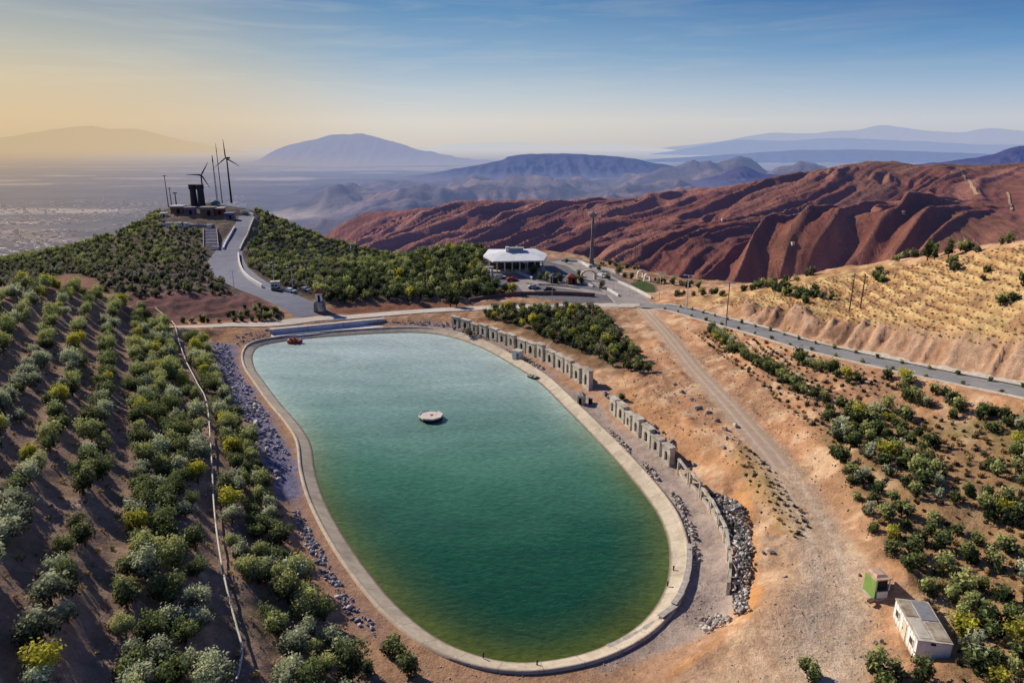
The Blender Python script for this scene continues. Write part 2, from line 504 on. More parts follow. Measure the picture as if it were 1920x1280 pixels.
# strip of soil round the pool: sand at the near end, gravel on the sides
sandm = (1 - sstep(5, 9, sdp + (mixf - 0.5) * 4)) * (sdp > 0)
paint(sandm, (0.40, 0.24, 0.15))
grav = pmask([(1010, 700), (1100, 740), (1160, 800), (1260, 870), (1345, 965), (1380, 1050), (1385, 1130), (1330, 1185), (1230, 1225), (1120, 1258), (1240, 1140), (1285, 1040), (1230, 920), (1120, 800), (1050, 730)], 0.8, 1.5)
paint(grav, (0.34, 0.27, 0.235))
paint(grav * sstep(.5, .7, mixf) * .6, (0.42, 0.34, 0.28))
farg = pmask([(730, 610), (800, 604), (860, 606), (950, 650), (1050, 705), (1020, 710), (950, 665), (870, 632), (800, 616), (730, 618)], 0.8, 1)
paint(farg, (0.36, 0.28, 0.27))
blue = pmask([(392, 640), (440, 645), (452, 700), (500, 770), (545, 840), (570, 880), (560, 950), (520, 930), (480, 830), (430, 740)], 1.2, 2.5)
paint(blue, (0.20, 0.19, 0.29))  # bluish shadow tint put into the soil colour
redg = pmask([(540, 940), (580, 930), (640, 1030), (720, 1130), (740, 1190), (690, 1200), (620, 1110)], 1.0, 2)
paint(redg * 0.6, (0.34, 0.215, 0.17))
# bright orange bank behind the fortress
ob = pmask([(1385, 915), (1412, 960), (1428, 1010), (1430, 1100), (1412, 1150), (1360, 1190), (1250, 1270), (1330, 1215), (1395, 1150), (1404, 1080), (1404, 1000), (1375, 930)], 0.5, 1.2)
paint(ob, (0.50, 0.25, 0.10))
ob2 = pmask([(1150, 760), (1200, 720), (1300, 790), (1390, 880), (1400, 930), (1300, 860), (1200, 790)], 1.5, 3)
paint(ob2 * .6, (0.46, 0.24, 0.11))
# plaza and lawn
pz = 1 - sstep(-1.0, 1.0, sdz)
paint(pz, (0.20, 0.19, 0.20))
lawn = pmask([(1180, 532), (1200, 524), (1230, 538), (1232, 548), (1200, 546)], 0.6, 0.6)
paint(lawn, (0.075, 0.11, 0.035))
C *= (1 + 0.22 * sstep(8, 18, GX) * (1 - pz) * (GY < 170))[..., None]  # extra brightness of the sunlit right side put into the soil colour
gr = np.clip(sstep(1.5, 5.0, sdp), 0, 1)


# ------------------------------------------------------------------ material helpers
def nodes_of(m):
    m.use_nodes = True
    nt = m.node_tree
    nt.nodes.clear()
    return nt


def N(nt, typ, **kw):
    n = nt.nodes.new(typ)
    for k, v in kw.items():
        setattr(n, k, v)
    return n


def L(nt, a, b):
    nt.links.new(a, b)


def mixcol(nt, fac, a, b, blend='MIX'):
    n = N(nt, 'ShaderNodeMix', data_type='RGBA', blend_type=blend)
    for sock, v in ((n.inputs[0], fac), (n.inputs[6], a), (n.inputs[7], b)):
        if isinstance(v, (int, float)):
            sock.default_value = v
        elif isinstance(v, tuple):
            sock.default_value = (*v[:3], 1)
        else:
            L(nt, v, sock)
    return n.outputs[2]


def math_(nt, op, a, b=None, c=None, clamp=False):
    n = N(nt, 'ShaderNodeMath', operation=op, use_clamp=clamp)
    for i, v in enumerate((a, b, c)):
        if v is None:
            continue
        if isinstance(v, (int, float)):
            n.inputs[i].default_value = v
        else:
            L(nt, v, n.inputs[i])
    return n.outputs[0]


def ramp(nt, fac, stops):
    n = N(nt, 'ShaderNodeValToRGB')
    cr_ = n.color_ramp
    while len(cr_.elements) < len(stops):
        cr_.elements.new(0.5)
    for e, (p, c) in zip(cr_.elements, stops):
        e.position = p
        e.color = (*c[:3], 1) if isinstance(c, tuple) else (c, c, c, 1)
    L(nt, fac, n.inputs[0])
    return n.outputs[0]


def noise(nt, vec, scale, detail=4, rough=0.6, dist=0.0):
    n = N(nt, 'ShaderNodeTexNoise')
    n.inputs['Scale'].default_value = scale
    n.inputs['Detail'].default_value = detail
    n.inputs['Roughness'].default_value = rough
    n.inputs['Distortion'].default_value = dist
    L(nt, vec, n.inputs['Vector'])
    return n.outputs['Fac']


def bump(nt, height, strength, dist):
    n = N(nt, 'ShaderNodeBump')
    n.inputs['Strength'].default_value = strength
    n.inputs['Distance'].default_value = dist
    L(nt, height, n.inputs['Height'])
    return n.outputs[0]


def principled(nt, col, rough=0.9, normal=None, spec=0.2, metal=0.0):
    p = N(nt, 'ShaderNodeBsdfPrincipled')
    if isinstance(col, tuple):
        p.inputs['Base Color'].default_value = (*col[:3], 1)
    else:
        L(nt, col, p.inputs['Base Color'])
    if isinstance(rough, (int, float)):
        p.inputs['Roughness'].default_value = rough
    else:
        L(nt, rough, p.inputs['Roughness'])
    p.inputs['Specular IOR Level'].default_value = spec
    p.inputs['Metallic'].default_value = metal
    if normal is not None:
        L(nt, normal, p.inputs['Normal'])
    return p.outputs[0]


def out(nt, shader):
    o = N(nt, 'ShaderNodeOutputMaterial')
    L(nt, shader, o.inputs[0])


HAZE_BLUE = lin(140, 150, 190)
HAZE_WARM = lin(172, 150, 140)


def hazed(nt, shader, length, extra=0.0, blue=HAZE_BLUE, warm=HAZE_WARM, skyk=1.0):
    """painted haze: emission mixed into the material, growing with distance, warmer towards the sun"""
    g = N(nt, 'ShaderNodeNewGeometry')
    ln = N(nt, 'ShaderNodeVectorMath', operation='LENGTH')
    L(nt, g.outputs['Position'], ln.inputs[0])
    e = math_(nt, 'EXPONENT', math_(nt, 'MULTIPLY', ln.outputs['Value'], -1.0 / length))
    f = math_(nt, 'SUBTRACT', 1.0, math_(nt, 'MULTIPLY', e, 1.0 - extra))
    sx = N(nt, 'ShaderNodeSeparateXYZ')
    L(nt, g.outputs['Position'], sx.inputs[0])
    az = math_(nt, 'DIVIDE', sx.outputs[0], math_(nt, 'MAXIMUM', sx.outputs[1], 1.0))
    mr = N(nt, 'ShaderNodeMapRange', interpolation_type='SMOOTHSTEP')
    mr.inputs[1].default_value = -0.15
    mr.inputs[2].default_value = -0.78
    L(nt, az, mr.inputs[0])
    em = N(nt, 'ShaderNodeEmission')  # glow standing in for haze, part of the surface
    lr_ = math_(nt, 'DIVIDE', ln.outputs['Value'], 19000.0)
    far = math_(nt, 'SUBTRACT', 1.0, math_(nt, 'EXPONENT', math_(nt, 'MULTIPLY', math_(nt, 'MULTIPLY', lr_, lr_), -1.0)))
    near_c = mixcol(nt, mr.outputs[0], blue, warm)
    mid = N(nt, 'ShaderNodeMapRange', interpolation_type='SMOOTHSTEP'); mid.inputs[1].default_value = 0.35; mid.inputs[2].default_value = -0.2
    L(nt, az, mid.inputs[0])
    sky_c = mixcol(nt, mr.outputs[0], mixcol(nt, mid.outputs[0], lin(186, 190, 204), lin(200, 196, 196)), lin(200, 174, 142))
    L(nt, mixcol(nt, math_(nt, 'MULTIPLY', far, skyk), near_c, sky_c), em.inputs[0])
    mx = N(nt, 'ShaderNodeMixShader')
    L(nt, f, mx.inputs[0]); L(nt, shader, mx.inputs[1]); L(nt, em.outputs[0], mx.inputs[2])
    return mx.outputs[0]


def simple_mat(name, col, rough=0.8, var=0.25, scale=3.0, bumpk=0.0, spec=0.3, metal=0.0, dark=None):
    m = bpy.data.materials.new(name)
    nt = nodes_of(m)
    tc = N(nt, 'ShaderNodeTexCoord')
    n = noise(nt, tc.outputs['Object'], scale, 5, 0.65)
    lo = tuple(c * (1 - var) for c in col) if dark is None else dark
    hi = tuple(min(1, c * (1 + var * 0.7)) for c in col)
    c = ramp(nt, n, [(0.3, lo), (0.7, hi)])
    nm = bump(nt, n, bumpk, 0.1) if bumpk else None
    out(nt, principled(nt, c, rough, nm, spec, metal))
    return m


def ground_mat():
    m = bpy.data.materials.new('soil')
    nt = nodes_of(m)
    at = N(nt, 'ShaderNodeAttribute', attribute_name='soil')
    g = N(nt, 'ShaderNodeNewGeometry')
    P = g.outputs['Position']
    n1_ = noise(nt, P, 0.9, 6, 0.7)
    n2_ = noise(nt, P, 5.0, 4, 0.75)
    v = N(nt, 'ShaderNodeTexVoronoi', feature='F1')
    v.inputs['Scale'].default_value = 1.5
    L(nt, P, v.inputs['Vector'])
    k = math_(nt, 'MULTIPLY_ADD', n1_, 1.3, 0.34)
    k = math_(nt, 'MULTIPLY', k, math_(nt, 'MULTIPLY_ADD', n2_, 0.9, 0.55))
    vm = N(nt, 'ShaderNodeVectorMath', operation='SCALE')
    L(nt, at.outputs['Color'], vm.inputs[0]); L(nt, k, vm.inputs[3])
    spots = ramp(nt, noise(nt, P, 1.9, 3, 0.6), [(0.60, 0.0), (0.70, 1.0)])
    dk = mixcol(nt, math_(nt, 'MULTIPLY', spots, 0.45), vm.outputs[0], mixcol(nt, 1.0, vm.outputs[0], (0.45, 0.42, 0.38), 'MULTIPLY'))
    h = math_(nt, 'ADD', n1_, math_(nt, 'MULTIPLY', n2_, 0.35))
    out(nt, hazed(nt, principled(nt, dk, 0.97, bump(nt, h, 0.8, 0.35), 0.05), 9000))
    return m


def mesh_np(name, V, Fc, mats, parent=None, smooth=False):
    me = bpy.data.meshes.new(name)
    V = np.asarray(V, np.float32); Fc = np.asarray(Fc, np.int32)
    k = Fc.shape[1]
    me.vertices.add(len(V)); me.vertices.foreach_set('co', V.ravel())
    me.loops.add(Fc.size); me.loops.foreach_set('vertex_index', Fc.ravel())
    me.polygons.add(len(Fc))
    me.polygons.foreach_set('loop_start', np.arange(0, Fc.size, k, dtype=np.int32))
    me.polygons.foreach_set('loop_total', np.full(len(Fc), k, np.int32))
    if smooth:
        me.polygons.foreach_set('use_smooth', np.ones(len(Fc), bool))
    me.update(calc_edges=True)
    for m in (mats if isinstance(mats, (list, tuple)) else [mats]):
        me.materials.append(m)
    o = bpy.data.objects.new(name, me)
    COL.objects.link(o)
    o.parent = parent
    return o


def add_attr(o, name, col):
    a = o.data.attributes.new(name, 'FLOAT_COLOR', 'POINT')
    col = np.asarray(col, np.float32)
    a.data.foreach_set('color', np.c_[col, np.ones(len(col), np.float32)].ravel())


def grid_faces(n, m, flip=False):
    i, j = np.meshgrid(np.arange(n - 1), np.arange(m - 1), indexing='ij')
    a = i * m + j
    f = np.stack([a, a + m, a + m + 1, a + 1], -1).reshape(-1, 4)
    return f[:, ::-1] if flip else f


def tag(o, label=None, cat=None, group=None, kind=None):
    if label: o['label'] = label
    if cat: o['category'] = cat
    if group: o['group'] = group
    if kind: o['kind'] = kind
    return o


def struct(o):
    o['kind'] = 'structure'
    return o


def empty(name, loc, rz=0.0, label=None, cat=None, group=None):
    o = bpy.data.objects.new(name, None)
    COL.objects.link(o)
    o.location = [float(c) for c in loc]
    o.rotation_euler = (0, 0, rz)
    o.empty_display_size = 0.3
    return tag(o, label, cat, group)


class MB:
    """collects shapes into one mesh"""
    def __init__(s): s.v = []; s.f = []; s.mi = []

    def add(s, V, Fs, mi=0):
        b = len(s.v); s.v += [tuple(map(float, p)) for p in V]
        s.f += [tuple(b + i for i in f) for f in Fs]; s.mi += [mi] * len(Fs)
        return s

    def box(s, c, size, rz=0.0, mi=0, taper=1.0):
        x, y, z = (k / 2 for k in size); cs, sn = math.cos(rz), math.sin(rz)
        V = []
        for zz, tp in ((-z, 1.0), (z, taper)):
            for xx, yy in ((-x, -y), (x, -y), (x, y), (-x, y)):
                xx *= tp; yy *= tp
                V.append((c[0] + xx * cs - yy * sn, c[1] + xx * sn + yy * cs, c[2] + zz))
        return s.add(V, [(3, 2, 1, 0), (4, 5, 6, 7), (0, 1, 5, 4), (1, 2, 6, 5), (2, 3, 7, 6), (3, 0, 4, 7)], mi)

    def tube(s, p0, p1, r0, r1=None, n=8, mi=0, caps=True):
        r1 = r0 if r1 is None else r1
        p0 = Vector(p0); p1 = Vector(p1); d = (p1 - p0).normalized()
        a = d.orthogonal().normalized(); b = d.cross(a)
        V = []
        for p, r in ((p0, r0), (p1, r1)):
            for k in range(n):
                t = 2 * math.pi * k / n
                V.append(p + (a * math.cos(t) + b * math.sin(t)) * r)
        Fs = [(k, (k + 1) % n, n + (k + 1) % n, n + k) for k in range(n)]
        if caps:
            Fs += [tuple(range(n - 1, -1, -1)), tuple(range(n, 2 * n))]
        return s.add(V, Fs, mi)

    def lathe(s, c, prof, n=16, mi=0, rot=0.0):
        V = []
        for r, z in prof:
            for k in range(n):
                t = rot + 2 * math.pi * k / n
                V.append((c[0] + r * math.cos(t), c[1] + r * math.sin(t), c[2] + z))
        Fs = []
        for i in range(len(prof) - 1):
            for k in range(n):
                Fs.append((i * n + k, i * n + (k + 1) % n, (i + 1) * n + (k + 1) % n, (i + 1) * n + k))
        Fs += [tuple(range(n - 1, -1, -1)), tuple(range((len(prof) - 1) * n, len(prof) * n))]
        return s.add(V, Fs, mi)

    def build(s, name, mat, parent=None, smooth=False):
        me = bpy.data.meshes.new(name)
        me.from_pydata(s.v, [], s.f)
        for m in (mat if isinstance(mat, (list, tuple)) else [mat]):
            me.materials.append(m)
        me.polygons.foreach_set('material_index', s.mi)
        if smooth:
            me.polygons.foreach_set('use_smooth', [True] * len(s.f))
        me.update()
        o = bpy.data.objects.new(name, me)
        COL.objects.link(o)
        o.parent = parent
        return o


# ------------------------------------------------------------------ world and sun
SUN_AZ, SUN_EL = math.radians(-50), math.radians(32)
W = bpy.data.worlds.new('World')
S.world = W
W.use_nodes = True
nt = W.node_tree
nt.nodes.clear()
sky = N(nt, 'ShaderNodeTexSky', sky_type='NISHITA')
sky.sun_disc = False
sky.sun_elevation = SUN_EL
sky.sun_rotation = SUN_AZ
sky.altitude = 1800
sky.dust_density = 2.5
tc = N(nt, 'ShaderNodeTexCoord')
sx = N(nt, 'ShaderNodeSeparateXYZ')
L(nt, tc.outputs['Generated'], sx.inputs[0])
z = sx.outputs[2]
flat = N(nt, 'ShaderNodeVectorMath', operation='MULTIPLY'); flat.inputs[1].default_value = (1, 1, 0)
L(nt, tc.outputs['Generated'], flat.inputs[0])
nrm = N(nt, 'ShaderNodeVectorMath', operation='NORMALIZE'); L(nt, flat.outputs[0], nrm.inputs[0])
dt = N(nt, 'ShaderNodeVectorMath', operation='DOT_PRODUCT')
dt.inputs[1].default_value = (math.sin(SUN_AZ), math.cos(SUN_AZ), 0)
L(nt, nrm.outputs[0], dt.inputs[0])
K = 8.0


def kc(r, g, b): return tuple(c for c in lin(r, g, b))


clear = ramp(nt, z, [(0.0, kc(186, 190, 204)), (0.03, kc(196, 200, 210)), (0.065, kc(160, 184, 210)), (0.115, kc(96, 146, 194)), (0.18, kc(32, 92, 160)), (0.45, kc(24, 64, 132)), (1.0, kc(18, 46, 104))])
middle = ramp(nt, z, [(0.0, kc(206, 200, 196)), (0.03, kc(216, 211, 204)), (0.065, kc(190, 200, 208)), (0.115, kc(140, 172, 200)), (0.18, kc(84, 136, 182)), (0.45, kc(32, 78, 142)), (1.0, kc(20, 50, 108))])
sunny = ramp(nt, z, [(0.0, kc(196, 172, 142)), (0.03, kc(210, 182, 140)), (0.075, kc(208, 188, 152)), (0.11, kc(186, 182, 164)), (0.18, kc(126, 146, 164)), (0.45, kc(40, 84, 144)), (1.0, kc(22, 52, 110))])
mr1 = N(nt, 'ShaderNodeMapRange', interpolation_type='SMOOTHSTEP'); mr1.inputs[1].default_value = 0.0; mr1.inputs[2].default_value = 0.74
L(nt, dt.outputs['Value'], mr1.inputs[0])
mr2 = N(nt, 'ShaderNodeMapRange', interpolation_type='SMOOTHSTEP'); mr2.inputs[1].default_value = 0.72; mr2.inputs[2].default_value = 1.0
L(nt, dt.outputs['Value'], mr2.inputs[0])
hand = mixcol(nt, mr2.outputs[0], mixcol(nt, mr1.outputs[0], clear, middle), sunny)
# thin high cloud streaks
mp = N(nt, 'ShaderNodeMapping'); mp.inputs['Scale'].default_value = (2.2, 2.2, 26.0); mp.inputs['Rotation'].default_value = (0, 0.05, 0)
L(nt, tc.outputs['Generated'], mp.inputs[0])
cl = noise(nt, mp.outputs[0], 2.3, 6, 0.6, 0.4)
clm = ramp(nt, cl, [(0.48, 0.0), (0.90, 0.8)])
up = ramp(nt, z, [(0.03, 0.0), (0.08, 1.0)])
sunw = math_(nt, 'MULTIPLY_ADD', mr1.outputs[0], 0.28, 0.08)
clf = math_(nt, 'MULTIPLY', math_(nt, 'MULTIPLY', clm, up), sunw)
hand = mixcol(nt, clf, hand, kc(226, 220, 206))
hk = N(nt, 'ShaderNodeVectorMath', operation='SCALE'); hk.inputs[3].default_value = 10.0
L(nt, hand, hk.inputs[0])
cur = mixcol(nt, 0.92, sky.outputs[0], hk.outputs[0])
bg = N(nt, 'ShaderNodeBackground'); bg.inputs[1].default_value = 0.1
L(nt, cur, bg.inputs[0])
wo = N(nt, 'ShaderNodeOutputWorld'); L(nt, bg.outputs[0], wo.inputs[0])

sun = bpy.data.lights.new('sun', 'SUN')
sun.energy = 5.0
sun.angle = math.radians(0.55)
sun.color = (1.0, 0.89, 0.74)
so = bpy.data.objects.new('sun', sun)
COL.objects.link(so)
sdir = Vector((math.sin(SUN_AZ) * math.cos(SUN_EL), math.cos(SUN_AZ) * math.cos(SUN_EL), math.sin(SUN_EL)))
so.rotation_euler = sdir.to_track_quat('Z', 'Y').to_euler()
so.location = (-60, 40, 90)

# ------------------------------------------------------------------ ground sheet
gv = np.stack([GX, GY, Z], -1).reshape(-1, 3)
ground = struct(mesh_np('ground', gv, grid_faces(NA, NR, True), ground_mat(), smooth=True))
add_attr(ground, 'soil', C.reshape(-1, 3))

# ------------------------------------------------------------------ roads as sheets laid on the ground
def ribbon(name, Q, mat, dz=0.05, across=7, off=0.0, hw=None, crown=0.03, sink=False):
    Q = np.asarray(Q, float)
    T = np.gradient(Q[:, :2], axis=0); T /= np.linalg.norm(T, axis=1)[:, None]
    Nn = np.c_[-T[:, 1], T[:, 0]]
    w = Q[:, 3] if hw is None else np.full(len(Q), hw)
    wob = (fbm(np.arange(len(Q)) / 6.0, np.full(len(Q), 3.3), 3, 77) - 0.5) * 0.5
    V = []; UV = []
    s = np.r_[0, np.cumsum(np.linalg.norm(np.diff(Q[:, :2], axis=0), axis=1))]
    for k in range(across):
        a = k / (across - 1) * 2 - 1
        p = Q[:, :2] + Nn * (a * w + off + (wob * abs(a) if crown else 0))[:, None]
        z = np.maximum(H(p[:, 0], p[:, 1]) + dz * 0.6, Q[:, 2] - 0.10 + dz + crown * (1 - a * a))
        if sink:
            fd = sstep(0.78, 0.98, s / s[-1]); z = z * (1 - fd) + (H(p[:, 0], p[:, 1]) - 0.25) * fd
        V.append(np.c_[p, z]); UV.append(np.c_[np.full(len(Q), (a + 1) / 2), s, np.zeros(len(Q))])
    V = np.stack(V, 1).reshape(-1, 3); UV = np.stack(UV, 1).reshape(-1, 3)
    o = mesh_np(name, V, grid_faces(len(Q), across, True), mat, smooth=True)
    add_attr(o, 'lane', UV)
    return o


def road_mat(name, col, track, edge, tracks=True, noise_s=1.2, soft=0.12):
    m = bpy.data.materials.new(name)
    nt = nodes_of(m)
    at = N(nt, 'ShaderNodeAttribute', attribute_name='lane')
    sp = N(nt, 'ShaderNodeSeparateXYZ'); L(nt, at.outputs['Vector'], sp.inputs[0])
    g = N(nt, 'ShaderNodeNewGeometry')
    n = noise(nt, g.outputs['Position'], noise_s, 5, 0.7)
    n2_ = noise(nt, g.outputs['Position'], 0.25, 4, 0.6)
    u = math_(nt, 'ADD', sp.outputs[0], math_(nt, 'MULTIPLY_ADD', n, 0.2, -0.1))
    if tracks:
        f = ramp(nt, u, [(0.0, 0.0), (0.2, 0.1), (0.30, 1.0), (0.38, 0.15), (0.5, 0.0), (0.62, 0.15), (0.7, 1.0), (0.8, 0.1), (1.0, 0.0)])
        c = mixcol(nt, f, col, track)
    else:
        c = mixcol(nt, ramp(nt, n2_, [(0.4, 0.0), (0.65, 1.0)]), col, track)
    e = ramp(nt, u, [(0.0, 1.0), (soft, 0.0), (1 - soft, 0.0), (1.0, 1.0)])
    c = mixcol(nt, e, c, edge)
    vm = N(nt, 'ShaderNodeVectorMath', operation='SCALE'); L(nt, c, vm.inputs[0]); L(nt, math_(nt, 'MULTIPLY_ADD', n, 0.7, 0.65), vm.inputs[3])
    out(nt, principled(nt, vm.outputs[0], 0.93, bump(nt, n, 0.4, 0.08), 0.1))
    return m


dirtroad = road_mat('packed_dirt', (0.46, 0.345, 0.255), (0.58, 0.46, 0.37), (0.47, 0.33, 0.235), True)
asphalt = road_mat('asphalt', (0.23, 0.235, 0.25), (0.29, 0.29, 0.30), (0.32, 0.30, 0.27), False, soft=0.06)
bluetar = road_mat('hill_tarmac', (0.20, 0.215, 0.28), (0.25, 0.25, 0.30), (0.30, 0.28, 0.28), False, soft=0.05)
paletop = road_mat('pale_paving', (0.55, 0.49, 0.42), (0.62, 0.57, 0.50), (0.42, 0.34, 0.26), False, soft=0.1)
stoneway = road_mat('plaza_paving', (0.33, 0.29, 0.28), (0.40, 0.36, 0.34), (0.5, 0.46, 0.42), False, soft=0.07)
struct(ribbon('dirt_road', road_lines['dirt_road'], dirtroad, 0.06, sink=True))
struct(ribbon('asphalt_road', road_lines['asphalt_road'], asphalt, 0.09, crown=0.0))
struct(ribbon('dam_road', road_lines['dam_road'], paletop, 0.075))
struct(ribbon('hill_road', road_lines['hill_road'], bluetar, 0.07, crown=0.0))
struct(ribbon('plaza_road', road_lines['plaza_road'], stoneway, 0.066, crown=0.0))
for (Lp, w) in (([(920, 512), (960, 522), (1010, 531), (1070, 541), (1140, 552)], 1.6), ([(930, 500), (955, 515), (985, 540), (1000, 556)], 1.4), ([(1040, 490), (1085, 500)], 2.5)):
    Q = GL(Lp); Q = resample(smooth_line(np.c_[Q, np.full(len(Q), w)], 6), 0.7)
    struct(ribbon('plaza_path', Q, stoneway, 0.14, crown=0.0))
# pale footpath and kerb edges of the asphalt road
concrete = simple_mat('old_concrete', (0.50, 0.46, 0.41), 0.9, 0.3, 2.0, 0.2)
pale_conc = simple_mat('pale_concrete', (0.58, 0.53, 0.45), 0.9, 0.25, 1.5, 0.2)
white_conc = simple_mat('white_concrete', (0.72, 0.69, 0.65), 0.85, 0.2, 1.5, 0.1)
QA = road_lines['asphalt_road']
Qb = QA[6:]
struct(ribbon('footpath', Qb, concrete, 0.2, across=3, off=3.05, hw=0.5, crown=0.0))


def kerb(name, Q, off, w, h, mat, parent=None):
    """a raised kerb of real section along a line"""
    Q = np.asarray(Q, float)
    T = np.gradient(Q[:, :2], axis=0); T /= np.linalg.norm(T, axis=1)[:, None]
    Nn = np.c_[-T[:, 1], T[:, 0]]
    V = []
    zt = H(Q[:, 0] + Nn[:, 0] * off, Q[:, 1] + Nn[:, 1] * off)
    for _ in range(12):
        zt = np.r_[zt[0], (zt[:-2] + zt[1:-1] * 2 + zt[2:]) / 4, zt[-1]]
    for a, dz in ((-w / 2, -0.4), (-w / 2, h), (w / 2, h), (w / 2, -0.4)):
        p = Q[:, :2] + Nn * (off + a)
        V.append(np.c_[p, zt + dz])
    V = np.stack(V, 1).reshape(-1, 3)
    f = [tuple(r) for r in grid_faces(len(Q), 4, True)]
    n = len(Q)
    f += [(0, 1, 2, 3), (4 * n - 1, 4 * n - 2, 4 * n - 3, 4 * n - 4)]
    me = bpy.data.meshes.new(name)
    me.from_pydata([tuple(map(float, v)) for v in V], [], f)
    me.materials.append(mat); me.update()
    o = bpy.data.objects.new(name, me); COL.objects.link(o); o.parent = parent
    return o


struct(kerb('kerb', Qb, -2.75, 0.42, 0.16, pale_conc))
struct(kerb('kerb', road_lines['dam_road'][20:], -2.2, 0.3, 0.18, white_conc))

# ------------------------------------------------------------------ pool rim and water
def offset_ring(P, d):
    T = np.roll(P[:, :2], -2, 0) - np.roll(P[:, :2], 2, 0)
    T /= np.linalg.norm(T, axis=1)[:, None]
    Nn = np.c_[T[:, 1], -T[:, 0]]
    area = 0.5 * np.sum(P[:, 0] * np.roll(P[:, 1], -1) - np.roll(P[:, 0], -1) * P[:, 1])
    return P[:, :2] + Nn * (d if area > 0 else -d)


prof = [(-0.9, -0.45), (0.0, 0.0), (0.14, 0.09), (1.55, 0.66), (1.62, 0.70), (1.66, 0.86), (2.0, 0.87), (2.05, 0.25)]
rv = np.stack([np.c_[offset_ring(pool, d), np.full(len(pool), zz)] for d, zz in prof], 1)
rv = np.vstack([rv, rv[:1]])
rn = len(pool) + 1
m = bpy.data.materials.new('rim_concrete')
nt = nodes_of(m)
at = N(nt, 'ShaderNodeAttribute', attribute_name='lane')
sp = N(nt, 'ShaderNodeSeparateXYZ'); L(nt, at.outputs['Vector'], sp.inputs[0])
g = N(nt, 'ShaderNodeNewGeometry')
nz = noise(nt, g.outputs['Position'], 0.8, 6, 0.7)
nz2 = noise(nt, g.outputs['Position'], 5.0, 3, 0.7)
c = ramp(nt, nz, [(0.3, (0.46, 0.38, 0.29)), (0.55, (0.58, 0.50, 0.39)), (0.75, (0.64, 0.57, 0.47))])
wet = ramp(nt, math_(nt, 'ADD', sp.outputs[0], math_(nt, 'MULTIPLY_ADD', nz, 0.06, -0.03)), [(0.30, 1.0), (0.36, 0.6), (0.42, 0.0)])
c = mixcol(nt, wet, c, (0.10, 0.085, 0.055))
strn = noise(nt, g.outputs['Position'], 0.22, 5, 0.75)
c = mixcol(nt, ramp(nt, strn, [(0.48, 0.0), (0.68, 0.6)]), c, (0.27, 0.215, 0.16))
saw = math_(nt, 'FRACT', math_(nt, 'DIVIDE', sp.outputs[1], 3.0))
jl = math_(nt, 'LESS_THAN', saw, 0.035)
c = mixcol(nt, math_(nt, 'MULTIPLY', jl, 0.45), c, (0.2, 0.17, 0.14))
vm = N(nt, 'ShaderNodeVectorMath', operation='SCALE'); L(nt, c, vm.inputs[0]); L(nt, math_(nt, 'MULTIPLY_ADD', nz2, 0.5, 0.75), vm.inputs[3])
out(nt, principled(nt, vm.outputs[0], 0.9, bump(nt, nz2, 0.3, 0.05), 0.2))
rim = struct(mesh_np('pool_rim', rv.reshape(-1, 3), grid_faces(rn, len(prof), True), m))
arc = np.r_[0, np.cumsum(np.full(len(pool), 0.8))]
dd = np.array([p[0] for p in prof])
add_attr(rim, 'lane', np.stack([np.tile((dd + 0.9) / 3.0, (rn, 1)), np.tile(arc[:, None], (1, len(prof))), np.zeros((rn, len(prof)))], -1).reshape(-1, 3))

wx = np.arange(pool[:, 0].min() - 2, pool[:, 0].max() + 2, 0.45)
wy = np.arange(pool[:, 1].min() - 2, pool[:, 1].max() + 2, 0.45)
WX, WY = np.meshgrid(wx, wy, indexing='ij')
wsd = sd_poly(WX, WY, pool)
keep = wsd < 0.7
idx = -np.ones(WX.shape, int); idx[keep] = np.arange(keep.sum())
f = np.stack([idx[:-1, :-1], idx[1:, :-1], idx[1:, 1:], idx[:-1, 1:]], -1).reshape(-1, 4)
f = f[(f >= 0).all(1)]
m = bpy.data.materials.new('pool_water')
nt = nodes_of(m)
at = N(nt, 'ShaderNodeAttribute', attribute_name='bed_sheen')
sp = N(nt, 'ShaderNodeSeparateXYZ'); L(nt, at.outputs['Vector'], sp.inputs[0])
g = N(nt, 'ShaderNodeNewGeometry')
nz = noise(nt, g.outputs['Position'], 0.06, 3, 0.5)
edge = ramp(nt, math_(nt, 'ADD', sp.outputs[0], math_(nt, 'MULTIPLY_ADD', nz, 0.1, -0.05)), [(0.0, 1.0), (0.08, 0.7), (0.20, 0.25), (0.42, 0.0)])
yy = ramp(nt, math_(nt, 'ADD', sp.outputs[1], math_(nt, 'MULTIPLY_ADD', nz, 0.2, -0.1)), [(0.0, (0.005, 0.042, 0.016)), (0.17, (0.013, 0.086, 0.038)), (0.33, (0.062, 0.200, 0.118)), (0.54, (0.19, 0.33, 0.28)), (0.82, (0.43, 0.56, 0.54)), (1.0, (0.52, 0.62, 0.62))])  # pale far end: sky reflection painted into the water colour
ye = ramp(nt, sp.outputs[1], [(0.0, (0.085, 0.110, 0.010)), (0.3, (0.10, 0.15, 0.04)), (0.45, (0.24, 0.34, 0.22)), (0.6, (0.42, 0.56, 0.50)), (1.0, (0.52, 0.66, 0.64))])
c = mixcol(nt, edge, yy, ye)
mpw = N(nt, 'ShaderNodeMapping'); mpw.inputs['Rotation'].default_value = (0, 0, 0.5); mpw.inputs['Scale'].default_value = (1.0, 1.7, 1.0)
L(nt, g.outputs['Position'], mpw.inputs[0])
w1 = noise(nt, mpw.outputs[0], 1.1, 4, 0.62, 0.3)
w2 = noise(nt, mpw.outputs[0], 0.28, 2, 0.5)
mpx = N(nt, 'ShaderNodeMapping'); mpx.inputs['Rotation'].default_value = (0, 0, 0.3); mpx.inputs['Scale'].default_value = (0.5, 1.6, 1.0)
L(nt, g.outputs['Position'], mpx.inputs[0])
wind = noise(nt, mpx.outputs[0], 0.09, 4, 0.65, 0.8)
